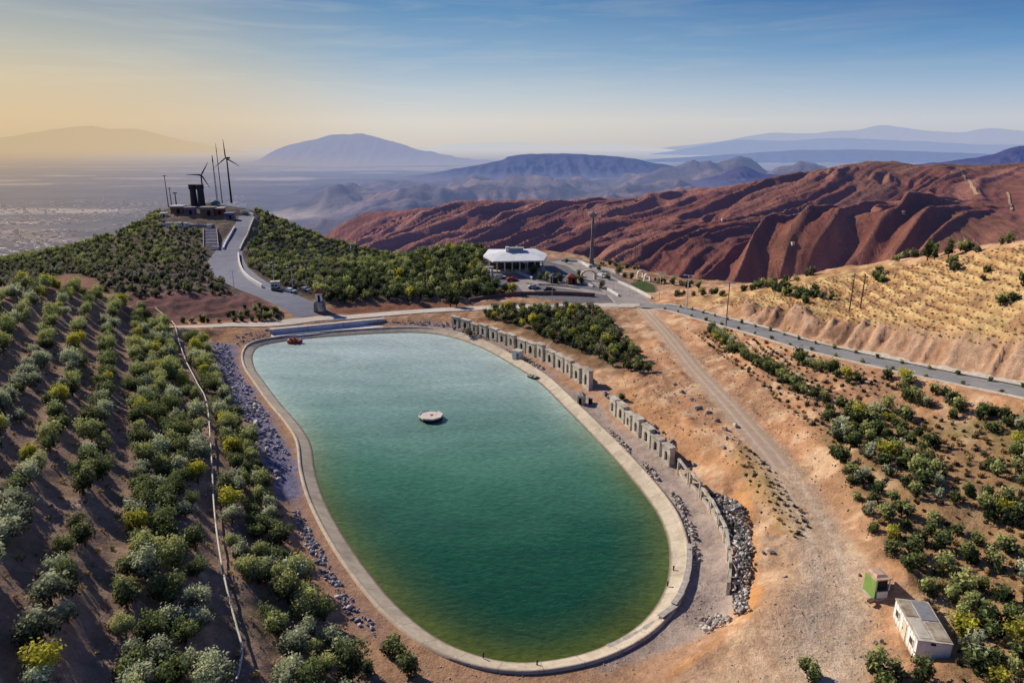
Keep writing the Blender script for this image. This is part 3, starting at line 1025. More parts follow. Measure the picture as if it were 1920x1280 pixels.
hh = math_(nt, 'ADD', w1, math_(nt, 'MULTIPLY', w2, 0.7))
vm = N(nt, 'ShaderNodeVectorMath', operation='SCALE'); L(nt, c, vm.inputs[0]); L(nt, math_(nt, 'MULTIPLY', math_(nt, 'MULTIPLY_ADD', w1, 1.3, 0.37), math_(nt, 'MULTIPLY_ADD', wind, 0.8, 0.6)), vm.inputs[3])  # ripple light and wind sheen painted into the water colour
p_ = principled(nt, vm.outputs[0], 0.10, bump(nt, hh, 0.6, 0.20), 0.5)
out(nt, p_)
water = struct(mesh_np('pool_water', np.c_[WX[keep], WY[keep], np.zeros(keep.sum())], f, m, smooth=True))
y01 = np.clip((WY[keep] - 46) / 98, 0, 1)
add_attr(water, 'bed_sheen', np.c_[np.clip(-wsd[keep] / 14, 0, 1), y01, np.zeros(keep.sum())])

# ------------------------------------------------------------------ red hills beyond
crest = [(2150, 296, 600), (1920, 311, 640), (1830, 313, 655), (1760, 316, 672), (1700, 309, 690), (1560, 317, 720), (1480, 334, 745), (1350, 354, 790), (1240, 374, 830), (1120, 377, 900), (960, 379, 1000), (860, 391, 1040), (760, 403, 1060), (700, 413, 1080), (650, 440, 1080), (600, 475, 1080)]
CR_ = [(1700, 400, 500), (1500, 420, 540), (1300, 440, 560), (1100, 450, 640), (900, 440, 780), (750, 445, 900), (1920, 390, 450),
       (1920, 480, 300), (1700, 490, 335), (1500, 510, 365), (1300, 535, 385), (1150, 530, 430), (1000, 515, 520), (850, 500, 640), (700, 480, 760), (2150, 470, 290)]
rp = [at_t(a, b, c) for a, b, c in crest + CR_]
for a, b, c in crest:
    q = at_t(a, b, c)
    rp.append(np.array([q[0] * 1.3 + 20, q[1] * 1.3, q[2] - 110])); rp.append(np.array([q[0] * 1.9, q[1] * 1.9, -360]))
rp += [np.array(q, float) for q in ((-300, 700, -190), (-500, 900, -300), (-300, 1200, -370), (-700, 500, -200), (0, 450, -75), (-150, 480, -90), (60, 380, -62), (150, 350, -58), (-250, 420, -75), (-700, 1500, -380), (800, 400, 20))]
rb = RBF(np.array(rp), c=12)
ra = np.radians(np.linspace(-50, 50, 860)); rr = 300 * np.exp(np.linspace(0, math.log(2200 / 300), 560))
A_, R_ = np.meshgrid(ra, rr, indexing='ij')
X_, Y_ = R_ * np.sin(A_), R_ * np.cos(A_)
Zr = rb(X_, Y_)
sc_ = X_ * 0.65 - Y_ * 0.76; lc_ = X_ * 0.76 + Y_ * 0.65
wp = (fbm(X_ / 90, Y_ / 90, 3, 5) - 0.5) * 46
cl_ = np.array([at_t(a, b, c) for a, b, c in crest])
dcr, _, _ = poly_dist(X_, Y_, cl_[:, :2])
ampk = np.clip(dcr / 110, 0.05, 1.0) * (1 - 0.6 * sstep(1250, 1700, R_))
q1 = vnoise((sc_ + wp) / 50, lc_ / 520, 81); q2 = vnoise((sc_ + wp * 1.25) / 21, lc_ / 210, 82); q3 = vnoise((sc_ + wp * 1.1) / 8.5, lc_ / 60, 83)
r1 = 1.04 - np.sqrt((2 * q1 - 1) ** 2 + 0.012); r2 = 1.06 - np.sqrt((2 * q2 - 1) ** 2 + 0.02); r3 = 1.06 - np.sqrt((2 * q3 - 1) ** 2 + 0.03)
ampk *= 1 - 0.7 * sstep(0.55, 0.72, X_ / Y_)
Zr = Zr + ampk * ((r1 ** 1.5 - 0.4) * 15 + (r2 ** 1.4 - 0.45) * 15 + (r3 - .5) * 6.5 + (ridged((sc_ + wp) / 5.0, lc_ / 26, 3, 87) - .5) * 3.2) + (fbm(X_ / 14, Y_ / 14, 3, 8) - .5) * 3.0
near_drop = 1 - sstep(300, 420, R_)
Zr = Zr - near_drop * 16
rc = np.empty(X_.shape + (3,)); rc[:] = (0.215, 0.080, 0.056)
cn = fbm(X_ / 60, Y_ / 60, 4, 91)


def rpaint(mk, col):
    mk = np.clip(mk, 0, 1)[..., None]; rc[:] = rc * (1 - mk) + np.array(col) * mk


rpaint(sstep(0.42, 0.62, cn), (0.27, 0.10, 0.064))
rpaint(sstep(0.72, 0.97, r1) * 0.7, (0.48, 0.23, 0.16))  # light on the ribs painted into the rock colour
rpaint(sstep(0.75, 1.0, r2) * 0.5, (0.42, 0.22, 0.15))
rpaint(sstep(0.3, 0.05, r1) * 0.6, (0.085, 0.045, 0.05))  # shade between the ribs painted into the rock colour
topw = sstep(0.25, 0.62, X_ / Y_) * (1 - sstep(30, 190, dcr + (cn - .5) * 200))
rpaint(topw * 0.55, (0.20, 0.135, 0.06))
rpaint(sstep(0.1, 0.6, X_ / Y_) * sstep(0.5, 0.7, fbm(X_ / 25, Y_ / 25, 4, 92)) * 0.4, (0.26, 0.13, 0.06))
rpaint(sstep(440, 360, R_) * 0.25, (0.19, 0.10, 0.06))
m = bpy.data.materials.new('red_rock')
nt = nodes_of(m)
at = N(nt, 'ShaderNodeAttribute', attribute_name='soil')
g = N(nt, 'ShaderNodeNewGeometry')
mpr = N(nt, 'ShaderNodeMapping'); mpr.inputs['Rotation'].default_value = (0, 0, 0.863); mpr.inputs['Scale'].default_value = (1.0, 0.22, 0.5)
L(nt, g.outputs['Position'], mpr.inputs[0])
n_ = noise(nt, mpr.outputs[0], 0.16, 7, 0.72, 0.6)
vm = N(nt, 'ShaderNodeVectorMath', operation='SCALE'); L(nt, at.outputs['Color'], vm.inputs[0]); L(nt, math_(nt, 'MULTIPLY_ADD', n_, 1.3, 0.35), vm.inputs[3])
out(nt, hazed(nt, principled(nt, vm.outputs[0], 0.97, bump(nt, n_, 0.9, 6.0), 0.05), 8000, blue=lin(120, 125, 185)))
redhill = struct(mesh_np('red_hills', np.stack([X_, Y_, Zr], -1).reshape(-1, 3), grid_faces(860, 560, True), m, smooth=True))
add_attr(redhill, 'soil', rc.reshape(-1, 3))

# ------------------------------------------------------------------ valley plain to the horizon, with low hills
va = np.radians(np.linspace(-52, 52, 520)); vr = 900 * np.exp(np.linspace(0, math.log(90000 / 900), 420))
A_, R_ = np.meshgrid(va, vr, indexing='ij')
X_, Y_ = R_ * np.sin(A_), R_ * np.cos(A_)
hm = sstep(-0.42, -0.12, X_ / Y_ + (fbm(X_ / 900, Y_ / 900, 3, 14) - .5) * .3) * sstep(1500, 2200, R_) * (1 - sstep(5200, 8000, R_))
hm2 = sstep(0.05, 0.3, X_ / Y_) * sstep(3000, 4500, R_) * (1 - sstep(12000, 16000, R_))
fh = ridged(X_ / 700, Y_ / 900, 5, 31)
Zv = -352 + hm * np.maximum(fh - 0.38, 0) * 330 + hm2 * np.maximum(fbm(X_ / 1500, Y_ / 1000, 5, 32) - 0.42, 0) * 330 + (fbm(X_ / 300, Y_ / 300, 3, 33) - .5) * 10
Zv -= (1 - sstep(1000, 1500, R_)) * 60
vc = np.empty(X_.shape + (3,)); vc[:] = (0.11, 0.11, 0.14)


def vpaint(mk, col):
    mk = np.clip(mk, 0, 1)[..., None]; vc[:] = vc * (1 - mk) + np.array(col) * mk


fn = fbm(X_ / 420, Y_ / 420, 5, 41); fn2 = fbm(X_ / 1500, Y_ / 700, 5, 42)
vpaint(sstep(0.45, 0.6, fn), (0.09, 0.10, 0.15))
vpaint(sstep(0.52, 0.62, fn2), (0.28, 0.22, 0.19))
vpaint(sstep(0.60, 0.66, fn2) * (1 - hm), (0.55, 0.46, 0.40))
vpaint(sstep(0.56, 0.62, fbm(X_ / 900, Y_ / 260, 4, 47)) * (1 - hm) * .8, (0.06, 0.065, 0.10))
vpaint(hm * sstep(0.45, 0.7, fh), (0.14, 0.11, 0.13))
vpaint(hm * sstep(0.50, 0.58, fbm(X_ / 260, Y_ / 150, 4, 43)) * 0.8, (0.32, 0.21, 0.19))
vpaint(hm * sstep(0.53, 0.62, fbm(X_ / 500, Y_ / 300, 4, 44)), (0.10, 0.085, 0.11))
m = bpy.data.materials.new('valley_land')
nt = nodes_of(m)
at = N(nt, 'ShaderNodeAttribute', attribute_name='soil')
g = N(nt, 'ShaderNodeNewGeometry')
n_ = noise(nt, g.outputs['Position'], 0.011, 6, 0.72)
n3_ = noise(nt, g.outputs['Position'], 0.0035, 5, 0.7)
vm = N(nt, 'ShaderNodeVectorMath', operation='SCALE'); L(nt, at.outputs['Color'], vm.inputs[0])
L(nt, math_(nt, 'MULTIPLY', math_(nt, 'MULTIPLY_ADD', n_, 1.6, 0.2), math_(nt, 'MULTIPLY_ADD', n3_, 1.6, 0.2)), vm.inputs[3])
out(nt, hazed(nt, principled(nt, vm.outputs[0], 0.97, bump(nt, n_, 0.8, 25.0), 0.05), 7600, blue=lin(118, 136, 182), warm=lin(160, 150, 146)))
valley = struct(mesh_np('valley_plain', np.stack([X_, Y_, Zv], -1).reshape(-1, 3), grid_faces(520, 420, True), m, smooth=True))
add_attr(valley, 'soil', vc.reshape(-1, 3))

# ------------------------------------------------------------------ distant mountains
def mountain(name, prof, t, base_py, haze, tint, seed, rough=0.05, col=(0.16, 0.13, 0.13), warm=None):
    P = np.array(prof, float)
    xs = np.linspace(P[0, 0], P[-1, 0], 260)
    sm = smooth_line(P, 10)
    ys = np.interp(xs, sm[:, 0], sm[:, 1])
    rows = 44
    V = np.zeros((260, rows, 3))
    crest_ = at_t(xs, ys, np.full(260, t))
    basez = at_t(np.array([960.0]), np.array([float(base_py)]), np.array([t * 0.9]))[0, 2]
    span = np.maximum(crest_[:, 2] - basez, 1)
    jag = (fbm(xs / 34, xs * 0 + seed, 5, seed) - .5) * rough * span.max()
    for j in range(rows):
        k = j / (rows - 1) * 1.35
        s = 0.84 + 0.16 * k if k <= 1 else 1 + (k - 1) * 0.25
        prof_ = 1 - abs(1 - min(k, 1)) ** 1.0 if k <= 1 else 1 - (k - 1) * 2.4
        x = crest_[:, 0] * s; y = crest_[:, 1] * s
        sp_ = t * 0.018
        rn_ = (ridged(x / sp_ + seed, y / sp_ / 2.4, 4, seed) - 0.55) * 0.42 * (1 - abs(2 * min(k, 1) - 1) ** 2)
        z_ = basez + span * np.clip(prof_ ** 1.25 if prof_ > 0 else prof_, -1, 1) + rn_ * span + jag * max(min(k, 1) ** 3, 0)
        V[:, j] = np.stack([x, y, z_], -1)
    mt = bpy.data.materials.new(name + '_rock')
    nt = nodes_of(mt)
    g = N(nt, 'ShaderNodeNewGeometry')
    nn = noise(nt, g.outputs['Position'], 60.0 / t, 5, 0.7)
    c = ramp(nt, nn, [(0.3, tuple(k * 0.6 for k in col)), (0.7, tuple(k * 1.5 for k in col))])
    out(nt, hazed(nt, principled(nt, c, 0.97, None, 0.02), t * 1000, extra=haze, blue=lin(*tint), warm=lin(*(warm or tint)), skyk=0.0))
    o_ = [q for q in nt.nodes if q.type == 'OUTPUT_MATERIAL'][0]; src = o_.inputs[0].links[0].from_socket
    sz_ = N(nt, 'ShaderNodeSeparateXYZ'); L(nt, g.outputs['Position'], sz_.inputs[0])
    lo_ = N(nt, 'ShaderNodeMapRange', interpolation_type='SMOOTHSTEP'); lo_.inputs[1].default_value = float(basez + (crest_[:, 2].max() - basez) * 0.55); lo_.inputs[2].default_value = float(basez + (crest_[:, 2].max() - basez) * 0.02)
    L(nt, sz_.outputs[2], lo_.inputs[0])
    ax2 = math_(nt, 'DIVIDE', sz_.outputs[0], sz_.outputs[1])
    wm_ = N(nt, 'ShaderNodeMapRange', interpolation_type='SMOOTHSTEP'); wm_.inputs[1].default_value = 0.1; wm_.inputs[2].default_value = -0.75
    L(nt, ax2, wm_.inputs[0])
    eh = N(nt, 'ShaderNodeEmission'); L(nt, mixcol(nt, wm_.outputs[0], lin(158, 166, 194), lin(190, 166, 142)), eh.inputs[0])  # haze round the mountain foot painted on as emission
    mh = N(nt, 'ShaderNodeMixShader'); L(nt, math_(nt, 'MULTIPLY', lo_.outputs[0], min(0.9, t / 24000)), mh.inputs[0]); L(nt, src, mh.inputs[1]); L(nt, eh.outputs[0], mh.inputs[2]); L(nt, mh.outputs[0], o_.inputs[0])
    return struct(mesh_np(name, V.reshape(-1, 3), grid_faces(260, rows), mt, smooth=True))


mountain('mountain', [(-160, 262), (0, 256), (60, 248), (120, 239), (170, 235), (210, 240), (262, 240), (330, 259), (420, 277), (520, 290)], 34000, 330, 0.98, (208, 190, 164), 3, 0.05, warm=(204, 180, 146))
mountain('mountain', [(330, 330), (400, 320), (440, 311), (490, 295), (540, 273), (600, 258), (648, 250), (700, 254), (750, 268), (820, 286), (900, 299), (980, 310), (1060, 322)], 14500, 322, 0.90, (152, 159, 188), 5, 0.12, warm=(166, 158, 168))
mountain('mountain', [(780, 282), (840, 272), (900, 268), (985, 267), (1060, 273), (1150, 269), (1240, 278), (1300, 284)], 40000, 300, 0.97, (200, 202, 208), 7, 0.04)
mountain('mountain', [(1180, 285), (1250, 276), (1340, 266), (1440, 249), (1500, 250), (1560, 246), (1610, 242), (1655, 234), (1720, 242), (1800, 247), (1860, 240), (1960, 247), (2150, 240)], 42000, 300, 0.95, (170, 178, 202), 9, 0.04)
mountain('mountain', [(1120, 298), (1220, 288), (1300, 276), (1380, 262), (1480, 263), (1560, 258), (1700, 263), (1850, 271), (1960, 268), (2150, 262)], 27000, 315, 0.93, (152, 165, 198), 11, 0.05)
mountain('mountain', [(1050, 312), (1140, 303), (1240, 297), (1360, 290), (1500, 281), (1650, 281), (1800, 286), (1950, 291), (2150, 280)], 16000, 330, 0.86, (128, 146, 188), 13, 0.05)
mountain('mountain', [(700, 340), (780, 329), (860, 316), (938, 301), (962, 291), (1060, 288), (1150, 292), (1220, 303), (1300, 319), (1400, 338), (1480, 345)], 8500, 348, 0.70, (94, 114, 166), 15, 0.08, (0.13, 0.12, 0.14))
mountain('mountain', [(1200, 352), (1290, 341), (1345, 329), (1392, 312), (1430, 325), (1490, 331), (1560, 345), (1640, 352)], 4200, 352, 0.55, (86, 104, 160), 17, 0.10, (0.10, 0.08, 0.12))
mountain('mountain', [(1600, 318), (1700, 310), (1780, 301), (1850, 291), (1905, 275), (1980, 266), (2120, 280)], 6200, 335, 0.58, (76, 96, 158), 19, 0.08, (0.10, 0.08, 0.12))

# ------------------------------------------------------------------ things
def gp(px, py):
    p = G(px, py); return Vector([float(c) for c in p])


def top_z(base_p, py):
    """height at which something standing at base reaches picture row py"""
    v = (640 - py) / F; sP, cP = math.sin(PITCH), math.cos(PITCH)
    return 40 + base_p[1] * (v * cP - sP) / (cP + v * sP)


dark_metal = simple_mat('dark_steel', (0.035, 0.035, 0.042), 0.55, 0.3, 2.0, 0, 0.4, 0.4)
grey_metal = simple_mat('galvanised_steel', (0.36, 0.36, 0.37), 0.5, 0.25, 2.0, 0, 0.5, 0.3)
white_paint = simple_mat('weathered_white_paint', (0.74, 0.74, 0.72), 0.6, 0.18, 1.6, 0.1)
cream_paint = simple_mat('cream_plaster', (0.62, 0.56, 0.42), 0.9, 0.22, 1.2, 0.2)
rust = simple_mat('rust_streaked_sheet', (0.42, 0.38, 0.30), 0.75, 0.4, 1.3, 0.1, dark=(0.20, 0.13, 0.08))
glass = simple_mat('dark_window', (0.02, 0.025, 0.03), 0.2, 0.2, 2.0, 0, 0.6)
wood = simple_mat('weathered_wood', (0.12, 0.08, 0.055), 0.9, 0.4, 4.0, 0.2)
green_paint = simple_mat('green_paint', (0.22, 0.36, 0.09), 0.6, 0.2, 2.0)
orange_roof = simple_mat('orange_roof_tiles', (0.48, 0.17, 0.07), 0.8, 0.3, 5.0, 0.2)
red_paint = simple_mat('red_paint', (0.42, 0.045, 0.02), 0.5, 0.2, 2.0)
red_brick = simple_mat('red_brick', (0.24, 0.07, 0.045), 0.9, 0.3, 4.0, 0.2)
stone = simple_mat('grey_stone', (0.30, 0.28, 0.27), 0.95, 0.4, 1.2, 0.5)
blue_stone = simple_mat('blue_grey_stone', (0.26, 0.265, 0.36), 0.95, 0.4, 1.2, 0.5)  # bluish shadow tint put into the stone colour
pink_stone = simple_mat('dusty_stone', (0.42, 0.34, 0.30), 0.95, 0.35, 1.2, 0.5)
dark_stone = simple_mat('dark_stone', (0.10, 0.095, 0.10), 0.95, 0.4, 1.2, 0.5)
white_stone = simple_mat('pale_stone', (0.60, 0.56, 0.52), 0.95, 0.25, 1.2, 0.5)
castle = simple_mat('fortress_plaster', (0.60, 0.55, 0.47), 0.92, 0.25, 0.9, 0.3)
cnt = castle.node_tree; tcx = N(cnt, 'ShaderNodeNewGeometry'); szx = N(cnt, 'ShaderNodeSeparateXYZ'); L(cnt, tcx.outputs['Position'], szx.inputs[0])
course = math_(cnt, 'LESS_THAN', math_(cnt, 'FRACT', math_(cnt, 'DIVIDE', szx.outputs[2], 0.42)), 0.09)
blot = ramp(cnt, noise(cnt, tcx.outputs['Position'], 0.7, 5, 0.75), [(0.46, 0.0), (0.66, 0.75)])
pb_ = [n_ for n_ in cnt.nodes if n_.type == 'BSDF_PRINCIPLED'][0]; c0_ = pb_.inputs['Base Color'].links[0].from_socket
L(cnt, mixcol(cnt, math_(cnt, 'MULTIPLY', course, 0.45), mixcol(cnt, blot, c0_, (0.22, 0.19, 0.15)), (0.16, 0.14, 0.12)), pb_.inputs['Base Color'])
castle_dark = simple_mat('recess_shade_plaster', (0.20, 0.18, 0.17), 0.95, 0.3, 0.9, 0.2)  # shade of the wall recesses painted as darker plaster; also used on rubble
void = simple_mat('dark_opening', (0.012, 0.011, 0.013), 0.95, 0.2)
roof_white = simple_mat('white_roof_sheet', (0.84, 0.86, 0.87), 0.45, 0.15, 0.6, 0, 0.5)
tower_grey = simple_mat('tower_concrete', (0.18, 0.175, 0.185), 0.9, 0.25, 0.7, 0.1)
teal = simple_mat('teal_canvas', (0.10, 0.24, 0.24), 0.8, 0.2)
brown_wall = simple_mat('brown_plaster', (0.20, 0.13, 0.11), 0.95, 0.3, 0.8, 0.2)


# --- floating raft
c = at_z(808, 785, 0.0)
t = empty('floating_raft', (c[0], c[1], 0.0), 0.2, 'white octagonal raft floating alone in the middle of the green pool', 'raft')
b = MB().lathe((0, 0, 0), [(1.72, -0.25), (1.75, 0.42)], 8); b.build('float', void, t)
b = MB().lathe((0, 0, 0.43), [(1.88, 0.0), (1.88, 0.13), (1.80, 0.16)], 8); dk = b.build('deck', simple_mat('raft_boards', (0.70, 0.60, 0.55), 0.7, 0.15, 1.5), t)
b = MB()
for k in range(8):
    a0 = math.pi / 4 * k; a1 = a0 + math.pi / 4
    b.tube((1.84 * math.cos(a0), 1.84 * math.sin(a0), 0.64), (1.84 * math.cos(a1), 1.84 * math.sin(a1), 0.64), 0.06, n=5)
b.build('rim', white_paint, t)
MB().box((0.1, 0.1, 0.64), (0.4, 0.4, 0.1)).build('hatch', grey_metal, t)

# --- red pedal boat near the dam
c = at_z(553, 643, 0.0)
t = empty('pedal_boat', (c[0], c[1], 0.0), 0.08, 'red and white pedal boat lying by the far wall of the pool', 'boat')
b = MB()
V = []
for x, w, z0, z1 in ((-1.5, 0.35, 0.05, 0.62), (-1.0, 0.62, -0.1, 0.62), (0.6, 0.66, -0.1, 0.55), (1.2, 0.5, 0.0, 0.62), (1.6, 0.15, 0.2, 0.72)):
    V += [(x, -w * 0.7, z0), (x, w * 0.7, z0), (x, w, z1), (x, -w, z1)]
f = []
for k in range(4):
    q = 4 * k
    for i in range(4):
        f.append((q + i, q + (i + 1) % 4, q + 4 + (i + 1) % 4, q + 4 + i))
f += [(3, 2, 1, 0), (16, 17, 18, 19)]
b.add(V, f).build('hull', red_paint, t)
for x in (-0.55, 0.25):
    MB().box((x, 0, 0.72), (0.42, 0.9, 0.18)).box((x - 0.24, 0, 0.95), (0.10, 0.9, 0.5)).build('seat', red_paint, t)
MB().box((1.18, 0, 0.73), (0.75, 0.5, 0.16), taper=0.5).build('bow', white_paint, t)
MB().box((-1.35, 0, 0.7), (0.3, 0.6, 0.14)).build('stern', white_paint, t)

# --- dark dinghy at the right rim
c = at_z(1000, 709, 0.0)
t = empty('rowing_boat', (c[0], c[1], 0.0), -0.75, 'small dark rowing boat moored against the right rim of the pool', 'boat')
b = MB(); V = []
for x, w, z1 in ((-1.1, 0.42, 0.42), (-0.4, 0.52, 0.38), (0.5, 0.48, 0.40), (1.0, 0.30, 0.46), (1.35, 0.05, 0.55)):
    V += [(x, -w * 0.6, -0.1), (x, w * 0.6, -0.1), (x, w, z1), (x, w - 0.07 if w > .1 else w * .5, z1), (x, (w - 0.1) * 0.5, 0.08), (x, -(w - 0.1) * 0.5, 0.08), (x, -(w - 0.07) if w > .1 else -w * .5, z1), (x, -w, z1)]
f = []
for k in range(4):
    q = 8 * k
    for i in range(8):
        f.append((q + i, q + (i + 1) % 8, q + 8 + (i + 1) % 8, q + 8 + i))
f += [tuple(range(7, -1, -1)), tuple(range(32, 40))]
b.add(V, f).build('hull', simple_mat('dark_green_hull', (0.05, 0.07, 0.05), 0.6), t)
for x in (-0.5, 0.3):
    MB().box((x, 0, 0.33), (0.2, 0.8, 0.05)).build('bench', white_paint, t)

# --- water pipe through the orchard
PIPE_PX = [(292, 582), (320, 606), (345, 672), (368, 720), (388, 760), (397, 850), (403, 960), (414, 1050), (428, 1120), (446, 1190), (457, 1235), (446, 1290)]
pipe_g = GL(PIPE_PX)
pipe_line = resample(smooth_line(pipe_g, 6), 1.1)
zz = H(pipe_line[:, 0], pipe_line[:, 1]) + 0.75
for _ in range(6):
    zz = np.r_[zz[0], (zz[:-2] + zz[1:-1] * 2 + zz[2:]) / 4, zz[-1]]
t = empty('water_pipe', (pipe_line[-1, 0], pipe_line[-1, 1], zz[-1] - 0.75), 0, 'long thin pale pipe winding down through the olive orchard', 'pipe')
org = np.array([pipe_line[-1, 0], pipe_line[-1, 1], zz[-1] - 0.75])
PL = np.c_[pipe_line[:, :2], zz] - org
b = MB()
n = 8; V = []
T = np.gradient(PL, axis=0); T /= np.linalg.norm(T, axis=1)[:, None]
for p, d in zip(PL, T):
    a = np.cross(d, [0, 0, 1]); a /= np.linalg.norm(a); bb = np.cross(a, d)
    for k in range(n):
        q = 2 * math.pi * k / n
        V.append(p + (a * math.cos(q) + bb * math.sin(q)) * 0.085)
f = []
for i in range(len(PL) - 1):
    for k in range(n):
        f.append((i * n + k, i * n + (k + 1) % n, (i + 1) * n + (k + 1) % n, (i + 1) * n + k))
b.add(V, f).build('pipe', simple_mat('pale_pipe', (0.58, 0.55, 0.46), 0.6, 0.2, 2.0), t, True)
for i in range(3, len(PL) - 1, 6):
    g0 = float(H(pipe_line[i, 0], pipe_line[i, 1])) - org[2]
    MB().box((PL[i, 0], PL[i, 1], (PL[i, 2] + g0) / 2 - 0.15), (0.10, 0.10, PL[i, 2] - g0 + 0.2)).build('support', wood, t)

# --- site cabin
p = gp(1714, 1236); q = gp(1674, 1156)
ax = Vector((q.x - p.x, q.y - p.y, 0)); Lc = ax.length; ang = math.atan2(ax.y, ax.x)
Wd, Hc = 2.25, 1.75
ctr = Vector((p.x, p.y, 0)) + ax / 2 + Vector((math.sin(ang), -math.cos(ang), 0)) * (Wd / 2)
zb = min(float(H(ctr.x + dx, ctr.y + dy)) for dx in (-1, 0, 1) for dy in (-2, 0, 2))
t = empty('site_cabin', (ctr.x, ctr.y, zb), ang, 'long white site cabin with patched rusty roof beside the dirt clearing', 'cabin')
b = MB().box((0, 0, 0.12 + Hc / 2), (Lc, Wd, Hc))
for k in range(-4, 5):
    b.box((k * Lc / 9.5, Wd / 2 + 0.012, 0.12 + Hc / 2), (0.05, 0.03, Hc - 0.05))
cabm = bpy.data.materials.new('stained_cabin_panels'); nt = nodes_of(cabm); tc = N(nt, 'ShaderNodeTexCoord')
mpc = N(nt, 'ShaderNodeMapping'); mpc.inputs['Scale'].default_value = (5, 5, 0.7); L(nt, tc.outputs['Object'], mpc.inputs[0])
gr1 = noise(nt, mpc.outputs[0], 1.6, 6, 0.75); spc = N(nt, 'ShaderNodeSeparateXYZ'); L(nt, tc.outputs['Object'], spc.inputs[0])
low = ramp(nt, math_(nt, 'ADD', spc.outputs[2], math_(nt, 'MULTIPLY', gr1, 0.5)), [(0.35, 1.0), (0.75, 0.0)])
cc_ = ramp(nt, gr1, [(0.35, (0.85, 0.85, 0.83)), (0.60, (0.80, 0.79, 0.75)), (0.72, (0.45, 0.36, 0.27))])
out(nt, principled(nt, mixcol(nt, math_(nt, 'MULTIPLY', low, 0.7), cc_, (0.36, 0.26, 0.18)), 0.6, None, 0.3))
b.build('wall', cabm, t)
MB().box((0, 0, 0.03), (Lc - 0.3, Wd - 0.3, 0.2)).build('skid', dark_metal, t)
rf = MB().box((0, 0, Hc + 0.15), (Lc + 0.10, Wd + 0.10, 0.08)).build('roof', simple_mat('roof_sheeting', (0.62, 0.58, 0.50), 0.8, 0.3, 1.3, 0.1, dark=(0.28, 0.22, 0.16)), t)
for (x0, x1, y0, y1, mm, zz_) in ((-2.1, 0.1, 0.15, 1.0, pale_conc, 0.0), (0.3, 2.2, 0.25, 1.05, rust, 0.01), (-2.2, -0.2, -1.05, -0.05, rust, 0.005), (0.0, 2.25, -1.0, 0.1, grey_metal, 0.015)):
    MB().box(((x0 + x1) / 2, (y0 + y1) / 2, Hc + 0.205 + zz_), (x1 - x0, y1 - y0, 0.03), 0.02).build('patch', mm, rf)
for x in (-1.5, 1.5):
    w_ = MB().box((x, Wd / 2 + 0.03, 1.15), (0.55, 0.05, 0.55)).build('window', glass, t)
    MB().box((x, Wd / 2 + 0.04, 0.85), (0.65, 0.08, 0.05)).box((x, Wd / 2 + 0.04, 1.45), (0.65, 0.08, 0.05)).box((x - 0.3, Wd / 2 + 0.04, 1.15), (0.05, 0.08, 0.56)).box((x + 0.3, Wd / 2 + 0.04, 1.15), (0.05, 0.08, 0.56)).build('frame', white_paint, w_)
d_ = MB().box((0.0, Wd / 2 + 0.03, 0.9), (0.7, 0.05, 1.45)).build('door', cream_paint, t)
MB().box((0.25, Wd / 2 + 0.07, 0.9), (0.05, 0.05, 0.16)).build('handle', dark_metal, d_)
MB().box((-Lc / 2 - 0.05, 0.1, Hc - 0.02), (0.12, 0.3, 0.14)).build('vent', dark_metal, t)

# --- green and white booth
p = gp(1641, 1113)
t = empty('booth', p, math.radians(8), 'small booth with lime green side and pale orange roof next to a dirt mound', 'booth')
b = MB().box((0, 0, 0.06), (1.55, 1.7, 0.12)); b.build('floor_slab', concrete, t)
b = MB().box((0.02, 0, 0.45), (1.2, 1.4, 0.68)); b.build('wall', simple_mat('booth_wall', (0.10, 0.16, 0.09), .7, .2), t)
MB().box((-0.62, 0, 0.95), (0.06, 1.42, 1.66)).build('side_panel', green_paint, t)
MB().box((0.02, -0.73, 0.45), (0.95, 0.06, 0.6)).build('counter_panel', simple_mat('booth_white', (.7, .7, .74), .6, .1), t)
for x, y in ((0.6, -0.66), (0.6, 0.66), (-0.55, -0.66)):
    MB().box((x, y, 1.28), (0.07, 0.07, 1.0)).build('post', white_paint, t)
MB().box((0.02, 0.1, 1.2), (1.1, 1.1, 0.85)).build('window', glass, t)
r_ = MB().box((0, 0.05, 1.86), (1.45, 1.65, 0.10)).box((0.0, 0.1, 1.97), (1.15, 1.3, 0.14), taper=0.6)
r_.build('roof', simple_mat('booth_roof', (0.62, 0.42, 0.30), 0.8, 0.4, 1.5, 0.1), t)
MB().box((-1.0, -0.9, 0.12), (0.6, 0.35, 0.2), 0.3).build('step', wood, t)

